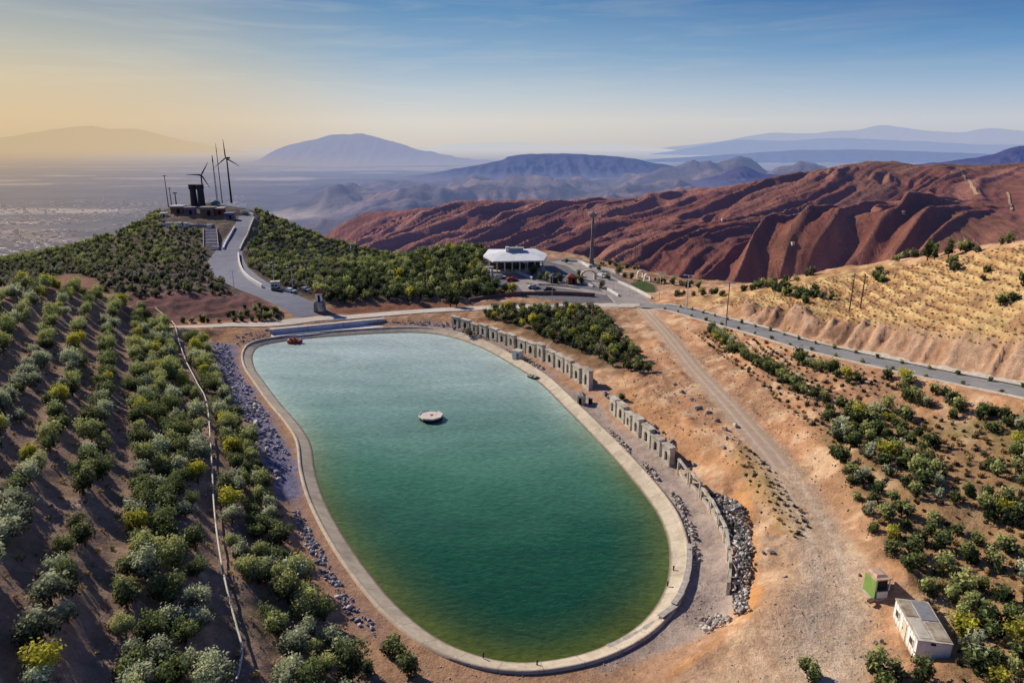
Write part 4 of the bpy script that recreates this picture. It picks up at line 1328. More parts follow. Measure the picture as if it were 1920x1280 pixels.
# --- fortress walls on the terrace
def bay(parent, P0, P1, depth_, h, kind, mat=castle, win=True, base_z=0.0):
    """one wall panel between two plan points, facing the pool (to the left of travel is the bank)"""
    P0 = Vector((P0[0], P0[1])); P1 = Vector((P1[0], P1[1]))
    d = (P1 - P0); Ln = d.length; d = d / Ln
    nr = Vector((-d.y, d.x))
    rz = math.atan2(d.y, d.x)

    def at(a, dep, zz): 
        q = P0 + d * a + nr * dep
        return (q.x, q.y, base_z + zz)
    b = MB()
    if kind == 'solid':
        b.box(at(Ln / 2, depth_ / 2, h / 2 - 0.2), (Ln, depth_, h + 0.4), rz)
        return b.build('recess', mat, parent)
    ww, wh, wb = Ln * 0.36, h * 0.42, h * 0.20
    jl = (Ln - ww) / 2
    b.box(at(jl / 2, depth_ / 2, h / 2 - 0.2), (jl, depth_, h + 0.4), rz)
    b.box(at(Ln - jl / 2, depth_ / 2, h / 2 - 0.2), (jl, depth_, h + 0.4), rz)
    b.box(at(Ln / 2, depth_ / 2, wb / 2 - 0.2), (ww, depth_, wb + 0.4), rz)
    top0 = wb + wh
    # arched lintel cut from steps of the arch
    K_ = 7; r = ww / 2
    V = []; f = []
    for i in range(K_):
        a0 = math.pi - math.pi * i / (K_ - 1)
        xx = Ln / 2 + r * math.cos(a0) * 0.999; za = top0 + r * 0.9 * math.sin(a0)
        for dep in (0, depth_):
            V += [at(xx, dep, za), at(xx, dep, h)]
    for i in range(K_ - 1):
        q = 4 * i
        f += [(q, q + 4, q + 5, q + 1), (q + 2, q + 3, q + 7, q + 6), (q, q + 2, q + 6, q + 4), (q + 1, q + 5, q + 7, q + 3)]
    b.add(V, f)
    b.box(at(Ln / 2, depth_ / 2 - 0.04, h + 0.09), (Ln + 0.16, depth_ + 0.22, 0.18), rz)
    o = b.build('bay', mat, parent)
    if win:
        MB().box(at(Ln / 2, depth_ * 0.42, wb + (wh + r) / 2), (ww + 0.02, 0.08, wh + r), rz).build('window', void, o)
    return o


def wall_run(Lpx, nmod, label, h0, h1, skip=(), name='fortress_wall'):
    P = GL(Lpx)
    Q = smooth_line(P, 8)
    s = np.r_[0, np.cumsum(np.linalg.norm(np.diff(Q[:, :2], axis=0), axis=1))]
    tot = s[-1]
    pt = lambda u: np.array([np.interp(u * tot, s, Q[:, k]) for k in range(3)])
    org = pt(0.5); org[2] = float(H(org[0], org[1]))
    t = empty(name, org, 0, label, 'wall')
    for i in range(nmod):
        u0, u1 = (i + 0.06 * math.sin(i * 3.7)) / nmod, (i + 0.74 + 0.10 * math.sin(i * 1.9)) / nmod; u2 = (i + 1) / nmod
        a, b_, c_ = pt(u0), pt(u1), pt(u2)
        h = h0 + (h1 - h0) * i / max(nmod - 1, 1)
        zb = min(float(H(*a[:2])), float(H(*b_[:2]))) - org[2]
        hj = h * (1 + 0.09 * math.sin(i * 2.3) + 0.05 * math.sin(i * 5.1))
        bay(t, a[:2] - org[:2], b_[:2] - org[:2], 0.75, hj, 'bay', base_z=zb)
        if i < nmod - 1 and i not in skip:
            nr = np.array([-(c_ - b_)[1], (c_ - b_)[0]]); nr = nr / np.linalg.norm(nr) * 0.5
            bay(t, b_[:2] - org[:2] + nr, c_[:2] - org[:2] + nr, 0.4, h * 0.84, 'solid', castle_dark, base_z=zb)
    return t


wall_run([(846, 609), (880, 622), (930, 641), (980, 661), (1030, 685), (1070, 709), (1106, 735)], 15, 'long far stretch of arched fortress wall along the gravel terrace', 2.2, 3.0, (4, 8, 11))
wall_run([(1142, 772), (1162, 790), (1190, 815), (1215, 838), (1240, 860), (1262, 882)], 7, 'shorter near stretch of cream fortress wall with arched openings', 2.5, 2.3)
# unfinished frames further along
fr = [(1270, 888), (1292, 908), (1314, 932), (1332, 958), (1347, 985), (1359, 1015), (1366, 1046), (1368, 1080), (1364, 1116)]
FP = GL(fr)
ordn = ['first', 'second', 'third', 'fourth', 'fifth', 'sixth', 'seventh', 'eighth', 'ninth', 'tenth', 'eleventh', 'twelfth', 'thirteenth', 'fourteenth', 'fifteenth', 'sixteenth', 'seventeenth', 'eighteenth', 'nineteenth', 'twentieth']


def ordinal(n):
    if n <= 20: return ordn[n - 1]
    return f"{n}{'th' if 10 < n % 100 < 14 else {1: 'st', 2: 'nd', 3: 'rd'}.get(n % 10, 'th')}"


for i in range(len(FP) - 1):
    a = FP[i][:2]; b_ = FP[i + 1][:2]; d = b_ - a; Ln = np.linalg.norm(d) * 0.92; rz = math.atan2(d[1], d[0])
    c = (a + b_) / 2; zg = float(H(*c)); h = 1.75 - 0.09 * i + 0.15 * math.sin(i * 1.9)
    t = empty('wall_frame', (c[0], c[1], zg), rz, f'{ordinal(i + 1)} unfinished pale wall frame after the near fortress wall, rubble behind it', 'wall frame', 'unfinished wall frames on the terrace')
    for x in (-Ln / 2 + 0.14, Ln / 2 - 0.14):
        MB().box((x, 0, h / 2 - 0.15), (0.26, 0.3, h + 0.3)).build('post', castle, t)
    MB().box((0, 0.02, h - 0.12), (Ln - 0.54, 0.26, 0.24)).build('lintel', castle, t)
    MB().box((0, 0.05, 0.15), (Ln - 0.54, 0.24, 0.5)).build('base_wall', castle, t)
    MB().tube((-Ln / 2 + 0.3, 0.1, 0.42), (Ln / 2 - 0.3, 0.1, h - 0.26), 0.07, n=5).build('brace', castle, t)

# --- blocks along the near right rim
blk = smooth_line(GL([(1292, 1030), (1290, 1075), (1277, 1118), (1252, 1155), (1215, 1186), (1165, 1213), (1120, 1230)]), 8)
blk = resample(blk, 1.0)
nb = 9
for i in range(nb):
    u = (i + 0.5) / nb * (len(blk) - 2)
    k = int(u); a = blk[k]; b_ = blk[k + 1]
    rz = math.atan2(b_[1] - a[1], b_[0] - a[0]); zg = float(H(a[0], a[1]))
    Lb = 2.15 + 0.3 * math.sin(i * 3)
    t = empty('barrier_block', (a[0], a[1], zg), rz, f'{ordinal(i + 1)} low concrete barrier round the near bend of the rim, from the rubble heaps', 'barrier', 'low concrete barriers behind the rim')
    MB().box((0, 0, 0.2), (Lb, 0.46, 0.7), taper=0.9).build('block', stone, t)
    MB().box((0, 0, 0.58), (Lb + 0.06, 0.52, 0.09)).build('cap', concrete, t)
for i, (px, py) in enumerate(((1263, 1065), (1252, 1094), (906, 1228), (1007, 1243))):
    e = at_z(px, py, 0.45)
    t = empty('mooring_post', (e[0], e[1], 0.35), 0.4 * i, ('small dark mooring post on the right rim, the farther of the pair', 'small dark mooring post on the right rim, the nearer of the pair', 'small dark mooring post on the near rim, left of the pool end', 'small dark mooring post on the near rim at the pool end')[i], 'mooring post', 'mooring posts on the rim')
    MB().tube((0, 0, -0.1), (0, 0, 0.30), 0.07, n=8).build('post', dark_metal, t)
    MB().lathe((0, 0, 0.29), [(0.10, 0), (0.11, 0.05), (0.05, 0.09)], 8).build('cap', dark_metal, t)

# --- small things on the terrace
p = gp(971, 672)
t = empty('pump_hut', p, -0.6, 'small white pump hut standing on the gravel by the right rim', 'hut')
MB().box((0, 0, 0.75), (1.6, 1.5, 1.7)).build('wall', white_paint, t)
MB().box((0, 0, 1.66), (1.8, 1.7, 0.12)).build('roof', pale_conc, t)
MB().box((0.45, -0.77, 0.65), (0.55, 0.06, 1.2)).build('door', teal, t)
p = gp(1090, 757)
t = empty('stone_kiosk', p, -0.5, 'small cream stone kiosk beside the rim, casting a long shadow', 'kiosk')
MB().box((0, 0, 0.7), (1.0, 1.0, 1.5)).build('wall', cream_paint, t)
MB().box((0, 0, 1.5), (1.15, 1.15, 0.14)).lathe((0, 0, 1.57), [(0.7, 0), (0.1, 0.5)], 4, rot=math.pi / 4).build('roof', pale_conc, t)
MB().box((0.0, -0.52, 0.6), (0.45, 0.06, 1.0)).build('door', void, t)
p = gp(1107, 756)
t = empty('fuel_drum', p, 0, 'dark drum standing right beside the cream stone kiosk', 'drum')
MB().lathe((0, 0, 0), [(0.32, -0.05), (0.32, 0.3), (0.34, 0.31), (0.32, 0.33), (0.32, 0.6), (0.34, 0.61), (0.32, 0.63), (0.32, 0.9)], 14).build('body', dark_metal, t)
MB().lathe((0, 0, 0.9), [(0.29, 0), (0.29, 0.02)], 14).build('lid', rust, t)

# --- dam wall and its sloping apron
DL = np.array([at_z(a, b, 0.75) for a, b in ((508, 627), (560, 622), (620, 616), (680, 610), (722, 606))])
DQ = resample(smooth_line(DL, 6), 1.5)
org = DQ[0].copy(); org[2] = 0.6
t = empty('dam_wall', org, 0, 'long low white dam wall between the far end of the pool and the road', 'wall')


def strip_solid(name, line, w0, w1, z0, z1, ztop, mat, parent):
    T = np.gradient(line[:, :2], axis=0); T /= np.linalg.norm(T, axis=1)[:, None]; Nn = np.c_[-T[:, 1], T[:, 0]]
    V = []
    for a, zz in ((w0, z0), (w0, ztop if np.isscalar(ztop) else ztop[0]), (w1, ztop if np.isscalar(ztop) else ztop[1]), (w1, z1)):
        V.append(np.c_[line[:, :2] + Nn * a - org[:2], np.full(len(line), zz - org[2])])
    V = np.stack(V, 1).reshape(-1, 3); n = len(line)
    f = [tuple(int(i) for i in r) for r in grid_faces(n, 4, True)] + [(0, 1, 2, 3), (4 * n - 1, 4 * n - 2, 4 * n - 3, 4 * n - 4)]
    return MB().add(V, f).build(name, mat, parent)


strip_solid('wall', DQ, 0.0, 0.5, 0.2, 0.2, 1.75, simple_mat('dam_face', (0.58, 0.63, 0.76), 0.9, 0.25, 0.8, 0.1), t)  # blue cast of the shaded face put into its colour
strip_solid('coping', DQ, -0.08, 0.72, 1.752, 1.752, 1.9, white_conc, t)
strip_solid('apron', DQ, -2.6, -0.003, 0.2, 0.2, (0.70, 0.98), white_conc, t)
for k in range(0, len(DQ), 5):
    d = DQ[min(k + 1, len(DQ) - 1)] - DQ[max(k - 1, 0)]; rz = math.atan2(d[1], d[0])
    MB().box((DQ[k][0] - org[0] + 0.02, DQ[k][1] - org[1] - 0.1, 0.75), (0.35, 0.22, 1.1), rz).build('buttress', concrete, t)

# --- guard hut with orange roof
p = gp(600, 583)
zt = top_z(p, 541) - p.z
t = empty('guard_hut', p, 0.1, 'white guard hut with an orange roof where the hill road meets the dam', 'hut')
MB().box((0, 0, zt * 0.2), (2.6, 2.2, zt * 0.5), taper=0.85).build('base', stone, t)
MB().box((0, 0, zt * 0.62), (1.5, 1.4, zt * 0.4)).build('wall', white_paint, t)
MB().lathe((0, 0, zt * 0.82), [(1.75, 0), (1.7, 0.1), (0.15, zt * 0.2)], 4, rot=math.pi / 4).build('roof', orange_roof, t)
MB().box((0.1, -0.72, zt * 0.58), (0.5, 0.06, zt * 0.3)).build('door', void, t)
MB().box((0.77, 0.1, zt * 0.66), (0.06, 0.6, 0.5)).build('window', glass, t)
st = MB()
for k in range(6):
    st.box((0.2 + 0.08 * k, -1.2 - 0.28 * k, zt * 0.38 - 0.24 * k), (1.0, 0.3, 0.5))
st.build('stair', pale_conc, t)

# --- pavilion with the white roof
p = gp(966, 507); p.z = float(H(p.x, p.y))
ts = depth(p); k = ts / F
hz = lambda py: top_z(p, py) - p.z
t = empty('pavilion', p, 0.06, 'open pavilion under a broad white roof on the far plateau', 'pavilion')
h_e = hz(483)
MB().box((0, 2, 0.0), (17.5, 11, 0.9)).build('terrace', concrete, t)
rw, rd = 60 * k, 7.5
b = MB()
V = [(-rw, -rd * 0.2, h_e + 0.5), (-rw * 0.72, -rd, h_e - 0.1), (rw * 0.80, -rd, h_e), (rw, -rd * 0.1, h_e + 0.55), (rw * 0.75, rd * 1.4, h_e + 0.6), (-rw * 0.8, rd * 1.4, h_e + 0.6)]
b2 = [(v[0], v[1], v[2] + 0.35) for v in V]
apex = [(-2.6, 1.2, h_e + 2.0), (2.6, 1.2, h_e + 2.0)]
VV = V + b2 + apex
f = [(5, 4, 3, 2, 1, 0)] + [(i, (i + 1) % 6, 6 + (i + 1) % 6, 6 + i) for i in range(6)]
f += [(6, 7, 12), (7, 8, 13, 12), (8, 9, 13), (9, 10, 13), (10, 11, 12, 13), (11, 6, 12)]
rf = b.add(VV, f).build('roof', roof_white, t)
MB().box((0, 1.2, h_e + 2.15), (4.6, 2.6, 0.9)).box((0, 1.2, h_e + 2.68), (5.1, 3.0, 0.16)).build('cupola', simple_mat('cupola_grey', (.30, .33, .36), .6, .2), rf)
MB().box((-2.3, 0.5, h_e + 2.45), (0.9, 1.4, 1.3)).build('chimney', white_paint, rf)
MB().box((0, 3.2, h_e / 2 + 0.2), (14.5, 5.5, h_e - 0.6)).build('wall', simple_mat('pavilion_wall', (0.075, 0.06, 0.06), .7, .3), t)
for i in range(8):
    x = -7.6 + 15.2 * i / 7
    MB().box((x, -3.6, h_e / 2 + 0.1), (0.35, 0.35, h_e - 0.1)).build('column', white_paint if i % 2 == 0 else cream_paint, t)
for i in range(5):
    MB().box((-5.6 + 2.8 * i, 0.42, h_e * 0.48), (1.7, 0.08, h_e * 0.5)).build('window', glass, t)
p = gp(912, 519)
t = empty('white_gateway', p, 0.1, 'white square gateway frame at the corner of the pavilion, among trees', 'gateway')
hh_ = top_z(p, 502) - p.z
for x in (-1.6, 1.6):
    MB().box((x, 0, hh_ / 2), (0.6, 0.7, hh_)).build('pillar', white_paint, t)
MB().box((0, 0.02, hh_ + 0.15), (4.0, 0.8, 0.36)).build('lintel', white_paint, t)

# --- lighting tower
p = gp(1109, 499)
zt = top_z(p, 390) - p.z
t = empty('lighting_tower', p, 0, 'tall tapering grey lighting tower with ringed head beside the plaza', 'tower')
MB().lathe((0, 0, 0), [(1.5, -0.3), (1.5, 0.5), (1.0, 0.8)], 12).build('base', pale_conc, t)
MB().lathe((0, 0, 0), [(0.75, 0.6), (0.62, zt * 0.15), (0.45, zt * 0.5), (0.37, zt * 0.86)], 12).build('shaft', tower_grey, t, True)
hd = MB().lathe((0, 0, zt * 0.86), [(0.5, -0.2), (1.15, 0.25), (1.25, 0.45), (1.25, 0.6), (0.5, 0.62)], 14).build('head', tower_grey, t)
MB().lathe((0, 0, zt * 0.86), [(0.85, 0.62), (0.9, 1.4), (0.4, 1.5)], 10).build('cabin', grey_metal, hd)
for i in range(6):
    a = math.pi / 3 * i
    MB().box((1.25 * math.cos(a), 1.25 * math.sin(a), zt * 0.86 + 1.0), (0.35, 0.35, 0.45), a).build('floodlight', white_paint, hd)
MB().tube((0, 0, zt * 0.86 + 1.4), (0, 0, zt * 0.86 + 2.4), 0.08, 0.04, 6).build('aerial', dark_metal, hd)

# --- plaza furniture
def small_house(px, py, w, d, topy, wall, roof, label, name='kiosk', rz=0.1, cat='kiosk', flat=False):
    p = gp(px, py); h = max(top_z(p, topy) - p.z, 0.8)
    t = empty(name, p, rz, label, cat)
    MB().box((0, 0, h * 0.33), (w, d, h * 0.74)).build('wall', wall, t)
    if flat:
        MB().box((0, 0, h * 0.76), (w * 1.12, d * 1.12, h * 0.14)).build('roof', roof, t)
    else:
        MB().lathe((0, 0, h * 0.68), [(w * 0.85, 0), (w * 0.82, h * 0.06), (0.1, h * 0.34)], 4, rot=math.pi / 4).build('roof', roof, t)
    MB().box((w * 0.12, -d / 2 - 0.03, h * 0.26), (w * 0.24, 0.08, h * 0.46)).build('door', void, t)
    MB().box((-w * 0.25, -d / 2 - 0.03, h * 0.42), (w * 0.26, 0.07, h * 0.22)).build('window', glass, t)
    return t


small_house(1072, 531, 2.4, 2.2, 513, red_brick, red_brick, 'dark red brick kiosk on the plaza, next to the stone arch')
small_house(1038, 532, 2.0, 2.2, 512, simple_mat('dark_plaster', (0.07, 0.06, 0.06), .9), simple_mat('slate', (0.12, 0.11, 0.12), .8), 'charcoal kiosk on the plaza, left of the red one')
for px, py, ty, rad, lab in ((1103, 524, 506, 1.9, 'broad pale stone arch in the middle of the plaza'), (1200, 520, 507, 0.75, 'small white arch at the back edge of the plaza, left of its twin'), (1213, 526, 513, 0.75, 'small white arch at the back edge of the plaza, right of its twin')):
    p = gp(px, py); h = top_z(p, ty) - p.z
    t = empty('stone_arch', p, 0.15, lab, 'arch')
    for s_ in (-1, 1):
        MB().box((s_ * rad, 0, h * 0.25), (rad * 0.35, 0.7, h * 0.6)).build('pillar', cream_paint if rad > 1.5 else white_paint, t)
    V = []; f = []; n_ = 11
    for i in range(n_):
        a = math.pi * i / (n_ - 1)
        for r_ in (rad * 0.84, rad * 1.17):
            for y in (-0.33, 0.33):
                V.append((r_ * math.cos(a), y, h * 0.55 + (h * 0.45) * math.sin(a) * r_ / (rad * 1.17)))
    for i in range(n_ - 1):
        q = 4 * i
        f += [(q, q + 2, q + 6, q + 4), (q + 1, q + 5, q + 7, q + 3), (q, q + 4, q + 5, q + 1), (q + 2, q + 3, q + 7, q + 6)]
    MB().add(V, f).build('vault', cream_paint if rad > 1.5 else white_paint, t)


def wall_line(Lpx, h, w, mat, label, name='garden_wall', cat='wall', group=None):
    Q = resample(smooth_line(GL(Lpx), 6), 1.0)
    zz = H(Q[:, 0], Q[:, 1]); o3 = np.array([Q[len(Q) // 2, 0], Q[len(Q) // 2, 1], float(zz[len(Q) // 2])])
    T = np.gradient(Q[:, :2], axis=0); T /= np.maximum(np.linalg.norm(T, axis=1)[:, None], 1e-6); Nn = np.c_[-T[:, 1], T[:, 0]]
    V = []
    for a, dz in ((-w / 2, -0.5), (-w / 2, h), (w / 2, h), (w / 2, -0.5)):
        V.append(np.c_[Q[:, :2] + Nn * a - o3[:2], zz + dz - o3[2]])
    V = np.stack(V, 1).reshape(-1, 3); n = len(Q)
    f = [tuple(int(i) for i in r) for r in grid_faces(n, 4, True)] + [(0, 1, 2, 3), (4 * n - 1, 4 * n - 2, 4 * n - 3, 4 * n - 4)]
    o = MB().add(V, f).build(name, mat)
    for v in o.data.vertices: pass
    o.location = o3
    return tag(o, label, cat, group)


PG = 'low walls round the plaza'
wall_line([(1052, 490), (1085, 492), (1105, 502)], 0.7, 0.5, white_conc, 'pale low wall at the back of the plaza, behind the pavilion yard', group=PG)
wall_line([(1120, 503), (1150, 510), (1168, 517)], 0.6, 0.5, white_conc, 'pale low wall running right from the foot of the lighting tower', group=PG)
wall_line([(968, 511), (985, 518), (998, 524)], 0.7, 0.5, white_conc, 'short pale wall sloping down in front of the pavilion', group=PG)
wall_line([(1160, 530), (1185, 541), (1205, 551), (1222, 560)], 0.6, 0.5, white_conc, 'long pale wall along the right side of the plaza road', group=PG)
wall_line([(1125, 536), (1145, 547), (1160, 556)], 0.6, 0.45, white_conc, 'pale wall along the left side of the plaza road', group=PG)
wall_line([(880, 566), (940, 557), (1000, 553), (1060, 553), (1115, 556)], 0.9, 0.5, brown_wall, 'long brown retaining wall along the front of the plaza', group=PG)
wall_line([(1010, 534), (1050, 537), (1085, 541)], 0.5, 0.4, concrete, 'grey terrace wall below the two plaza kiosks', group=PG)
wall_line([(1080, 528), (1098, 533), (1112, 538)], 0.5, 0.4, white_conc, 'stubby pale wall in front of the broad stone arch', group=PG)

# --- lamp posts and poles
def lamp_post(px, by, ty, label, mat=grey_metal, arm=0.9, r=0.11, name='lamp_post', group='lamp posts along the roads'):
    p = gp(px, by); h = top_z(p, ty) - p.z
    t = empty(name, p, 0.4 if px < 700 else 2.6, label, 'lamp post', group)
    MB().tube((0, 0, -0.2), (0, 0, h), r, r * 0.6, 8).build('pole', mat, t)
    MB().tube((-arm, 0, h - 0.05), (arm, 0, h - 0.05), 0.05, n=6).build('arm', mat, t)
    for s_ in (-1, 1):
        MB().box((s_ * arm, 0, h - 0.02), (0.5, 0.24, 0.14)).build('lamp_head', mat, t)
    return t


lamp_post(440, 549, 508, 'pale lamp post standing at the bend of the hill road', white_paint)
lamp_post(515, 541, 497, 'pale lamp post behind the white minivan-sized hut by the hill road', white_paint)
lamp_post(549, 543, 500, 'pale lamp post right of the parked hut by the hill road', white_paint)
lamp_post(575, 532, 489, 'grey lamp post at the foot of the dark hillside, farther left', grey_metal)
lamp_post(600, 524, 480, 'grey lamp post at the foot of the dark hillside, farther right', grey_metal)
lamp_post(1035, 573, 518, 'grey lamp post on the dam road below the plaza kiosks', grey_metal)
lamp_post(1236, 562, 510, 'white lamp post at the plaza road end, beside the lawn', white_paint)
lamp_post(1287, 580, 516, 'stout white lamp post at the start of the asphalt road', white_paint, r=0.14)
lamp_post(1361, 612, 530, 'tall grey lamp post beside the asphalt road', simple_mat('dull_steel', (.2, .2, .22), .6), r=0.13)
for px, by, ty, lab in ((1592, 584, 512, 'weathered wooden pole on the yellow hill, left one of the pair'), (1613, 577, 514, 'weathered wooden pole on the yellow hill, right one of the pair')):
    p = gp(px, by); h = top_z(p, ty) - p.z
    t = empty('wooden_pole', p, 0.3, lab, 'pole', 'wooden poles on the hill')
    MB().tube((0, 0, -0.3), (0.12, 0, h), 0.12, 0.08, 8).build('pole', wood, t)
    MB().box((0.1, 0, h - 0.4), (1.3, 0.1, 0.1)).build('crossarm', wood, t)
# white hut by hill road and little parked vehicles
small_house(517, 541, 2.2, 1.8, 524, white_paint, pale_conc, 'white flat roofed hut beside the hill road lamp posts', 'roadside_hut', 0.2, 'hut', True)


def make_car(px, py, rz, mat, label, group='cars parked beside the hill road'):
    p = gp(px, py)
    t = empty('parked_car', p, rz, label, 'car', group); t.scale = (0.74, 0.74, 0.74)
    b = MB(); prof_ = [(-2.1, 0.35), (-2.1, 0.85), (-1.7, 0.95), (-1.3, 1.45), (0.5, 1.45), (1.1, 0.98), (2.0, 0.85), (2.1, 0.35)]
    V = []
    for x, z_ in prof_:
        w_ = 0.85 if z_ < 1.2 else 0.68
        V += [(x, -w_, z_), (x, w_, z_)]
    f = [tuple(range(0, 16, 2)), tuple(range(15, 0, -2))] + [(2 * i, 2 * i + 1, (2 * i + 3) % 16, (2 * i + 2) % 16) for i in range(8)]
    b.add(V, f).build('body', mat, t)
    MB().box((-0.4, 0, 1.22), (1.9, 1.62, 0.34), taper=0.86).build('window', glass, t)
    for x in (-1.3, 1.3):
        for y in (-0.8, 0.8):
            MB().tube((x, y - 0.1, 0.32), (x, y + 0.1, 0.32), 0.34, n=12).build('wheel', void, t)


make_car(545, 548, -0.5, white_paint, 'white car parked below the white roadside hut')
make_car(572, 546, -0.5, simple_mat('silver_paint', (.4, .41, .43), .4, .1), 'silver car parked next to the guard hut')
make_car(520, 546, -0.5, simple_mat('dark_car_paint', (.06, .06, .07), .4, .1), 'dark car parked on the hill road verge')

PGC = 'cars parked on the plaza'
make_car(938, 522, 0.1, white_paint, 'white car parked at the left end of the plaza, below the pavilion', PGC)
make_car(960, 527, 0.1, red_paint, 'red car parked on the plaza below the pavilion', PGC)
make_car(1000, 541, 0.15, simple_mat('silver_paint', (.4, .41, .43), .4, .1), 'silver car parked on the lower plaza path', PGC)
make_car(1030, 546, 0.15, simple_mat('dark_car_paint', (.06, .06, .07), .4, .1), 'dark car parked on the lower plaza path', PGC)
make_car(1128, 520, -0.9, white_paint, 'white car driving up the plaza road beyond the stone arch', PGC)
PLG = 'slim lamp posts on the plaza'
for px, by, ty, lab in ((985, 517, 492, 'slim lamp post in front of the pavilion'), (1020, 510, 486, 'slim lamp post right of the pavilion front'), (1060, 545, 517, 'slim lamp post on the lower plaza by the red kiosk'), (1150, 543, 514, 'slim lamp post along the middle of the plaza road'), (1088, 506, 483, 'slim lamp post left of the lighting tower foot'), (1180, 556, 526, 'slim lamp post near the lower end of the plaza road')):
    lamp_post(px, by, ty, lab, white_paint, 0.5, 0.07, 'plaza_lamp', PLG)

# --- hilltop: turbines, masts, towers, buildings, stair
def turbine(px, by, hx, hy, blade, angs, yaw, label):
    p = gp(px, by); h = top_z(p, hy) - p.z
    t = empty('wind_turbine', p, 0, label, 'wind turbine', 'wind turbines on the hilltop')
    MB().tube((0, 0, -0.5), (0, 0, h), 0.62, 0.38, 12).build('tower', dark_metal, t, True)
    fx, fy = math.cos(yaw), math.sin(yaw)
    MB().box((-fx * 0.9, -fy * 0.9, h + 0.25), (3.4, 0.95, 0.95), yaw).build('nacelle', dark_metal, t)
    hub = Vector((fx * 1.0, fy * 1.0, h + 0.25))
    hb = MB().tube(hub - Vector((fx, fy, 0)) * 0.25, hub + Vector((fx, fy, 0)) * 0.5, 0.5, 0.2, 10).build('hub', dark_metal, t)
    side = Vector((-fy, fx, 0))
    for a in angs:
        d = side * math.cos(a) + Vector((0, 0, 1)) * math.sin(a)
        q = d.cross(Vector((fx, fy, 0)))
        b = MB(); V = []
        for u, c_ in ((0.2, 0.20), (0.12 * blade, 0.42), (0.5 * blade, 0.30), (blade, 0.10)):
            cc = hub + d * u
            for e1, e2 in ((-1, 0.08), (1, 0.08), (1, -0.08), (-1, -0.08)):
                V.append(cc + q * (c_ * e1) + Vector((fx, fy, 0)) * (e2 if u < blade else e2 * .4))
        f = []
        for k_ in range(3):
            for i in range(4):
                f.append((4 * k_ + i, 4 * k_ + (i + 1) % 4, 4 * k_ + 4 + (i + 1) % 4, 4 * k_ + 4 + i))
        f += [(3, 2, 1, 0), (12, 13, 14, 15)]
        b.add(V, f).build('blade', dark_metal, t)


R = math.radians
turbine(434, 379, 424, 297, 10.8, (R(88), R(-32), R(208)), R(150), 'tallest dark wind turbine on the hilltop, one blade pointing straight up')
turbine(383, 380, 382, 329, 8.8, (R(122), R(2), R(242)), R(100), 'shorter dark wind turbine right behind the pair of stone towers')


def mast(px, by, ty, r, label):
    p = gp(px, by); h = top_z(p, ty) - p.z
    t = empty('radio_mast', p, 0, label, 'mast', 'masts on the hilltop')
    for k_ in range(3):
        a = 2.1 * k_
        MB().tube((r * math.cos(a), r * math.sin(a), -0.3), (r * 0.35 * math.cos(a), r * 0.35 * math.sin(a), h * 0.93), 0.09, 0.07, 5).build('leg', dark_metal, t)
    b = MB()
    for i in range(14):
        z0 = h * 0.93 * i / 14; z1 = h * 0.93 * (i + 1) / 14; r0 = r * (1 - 0.65 * i / 14); r1 = r * (1 - 0.65 * (i + 1) / 14)
        for k_ in range(3):
            a = 2.1 * k_; a2 = 2.1 * (k_ + 1)
            b.tube((r0 * math.cos(a), r0 * math.sin(a), z0), (r1 * math.cos(a2), r1 * math.sin(a2), z1), 0.05, n=4)
    b.build('lattice', dark_metal, t)
    MB().tube((0, 0, h * 0.86), (0, 0, h), r * 0.8, r * 0.3, 8).build('antenna', dark_metal, t)


mast(408, 381, 291, 0.55, 'thick dark radio mast between the two wind turbines')
mast(417, 381, 269, 0.30, 'thinnest and tallest radio mast, left of the big wind turbine')
for px, by, ty, lab in ((316, 388, 330, 'tall floodlight pole with flat head at the left end of the hilltop'), (322, 387, 353, 'shorter floodlight pole beside the tall one on the hilltop'), (331, 386, 362, 'smallest floodlight pole on the hilltop, left of the stone towers')):
    p = gp(px, by); h = top_z(p, ty) - p.z
    t = empty('floodlight_pole', p, 0, lab, 'floodlight', 'floodlight poles on the hilltop')
    MB().tube((0, 0, -0.3), (0, 0, h), 0.30, 0.18, 8).build('pole', dark_metal, t)
    MB().lathe((0, 0, h - 0.25), [(0.3, 0), (0.95, 0.25), (0.95, 0.5)], 10).build('lamp_head', dark_metal, t)
for px, by, ty, lab in ((365, 386, 346, 'dark round stone tower with flared top, left of the hilltop pair'), (379, 387, 346, 'dark round stone tower with flared top, right of the hilltop pair')):
    p = gp(px, by); h = top_z(p, ty) - p.z
    t = empty('stone_tower', p, 0, lab, 'tower', 'twin stone towers on the hilltop')
    dm = simple_mat('dark_masonry', (0.045, 0.04, 0.05), .95, .3)
    MB().lathe((0, 0, 0), [(1.55, -0.5), (1.25, h * 0.75)], 12).build('shaft', dm, t)
    MB().lathe((0, 0, h * 0.75), [(1.3, 0), (1.65, h * 0.08), (1.65, h * 0.25)], 12).build('parapet', dm, t)
HB = [(335, 400, 5.0, 382, brown_wall, 'pale roofed brown building at the left of the hilltop', white_conc), (358, 402, 4.0, 385, simple_mat('violet_plaster', (.16, .14, .2), .9), 'bluish walled hut in the middle of the hilltop', blue_stone),
      (392, 404, 5.5, 384, brown_wall, 'largest brown building on the hilltop, below the stone towers', stone), (412, 402, 4.2, 386, red_brick, 'red walled building with bright roof by the top of the hill road', white_conc), (308, 407, 2.8, 397, white_conc, 'tiny pale hut at the left edge of the hilltop', white_conc), (432, 410, 3.6, 396, simple_mat('bluish_wall', (.16, .18, .26), .8), 'blue grey building at the head of the hill road', blue_stone)]
for px, by, w, ty, wm, lab, rm in HB:
    small_house(px, by, w, w * 0.8, ty, wm, rm, lab, 'hilltop_building', 0.1, 'building', True)
p = gp(404, 386)
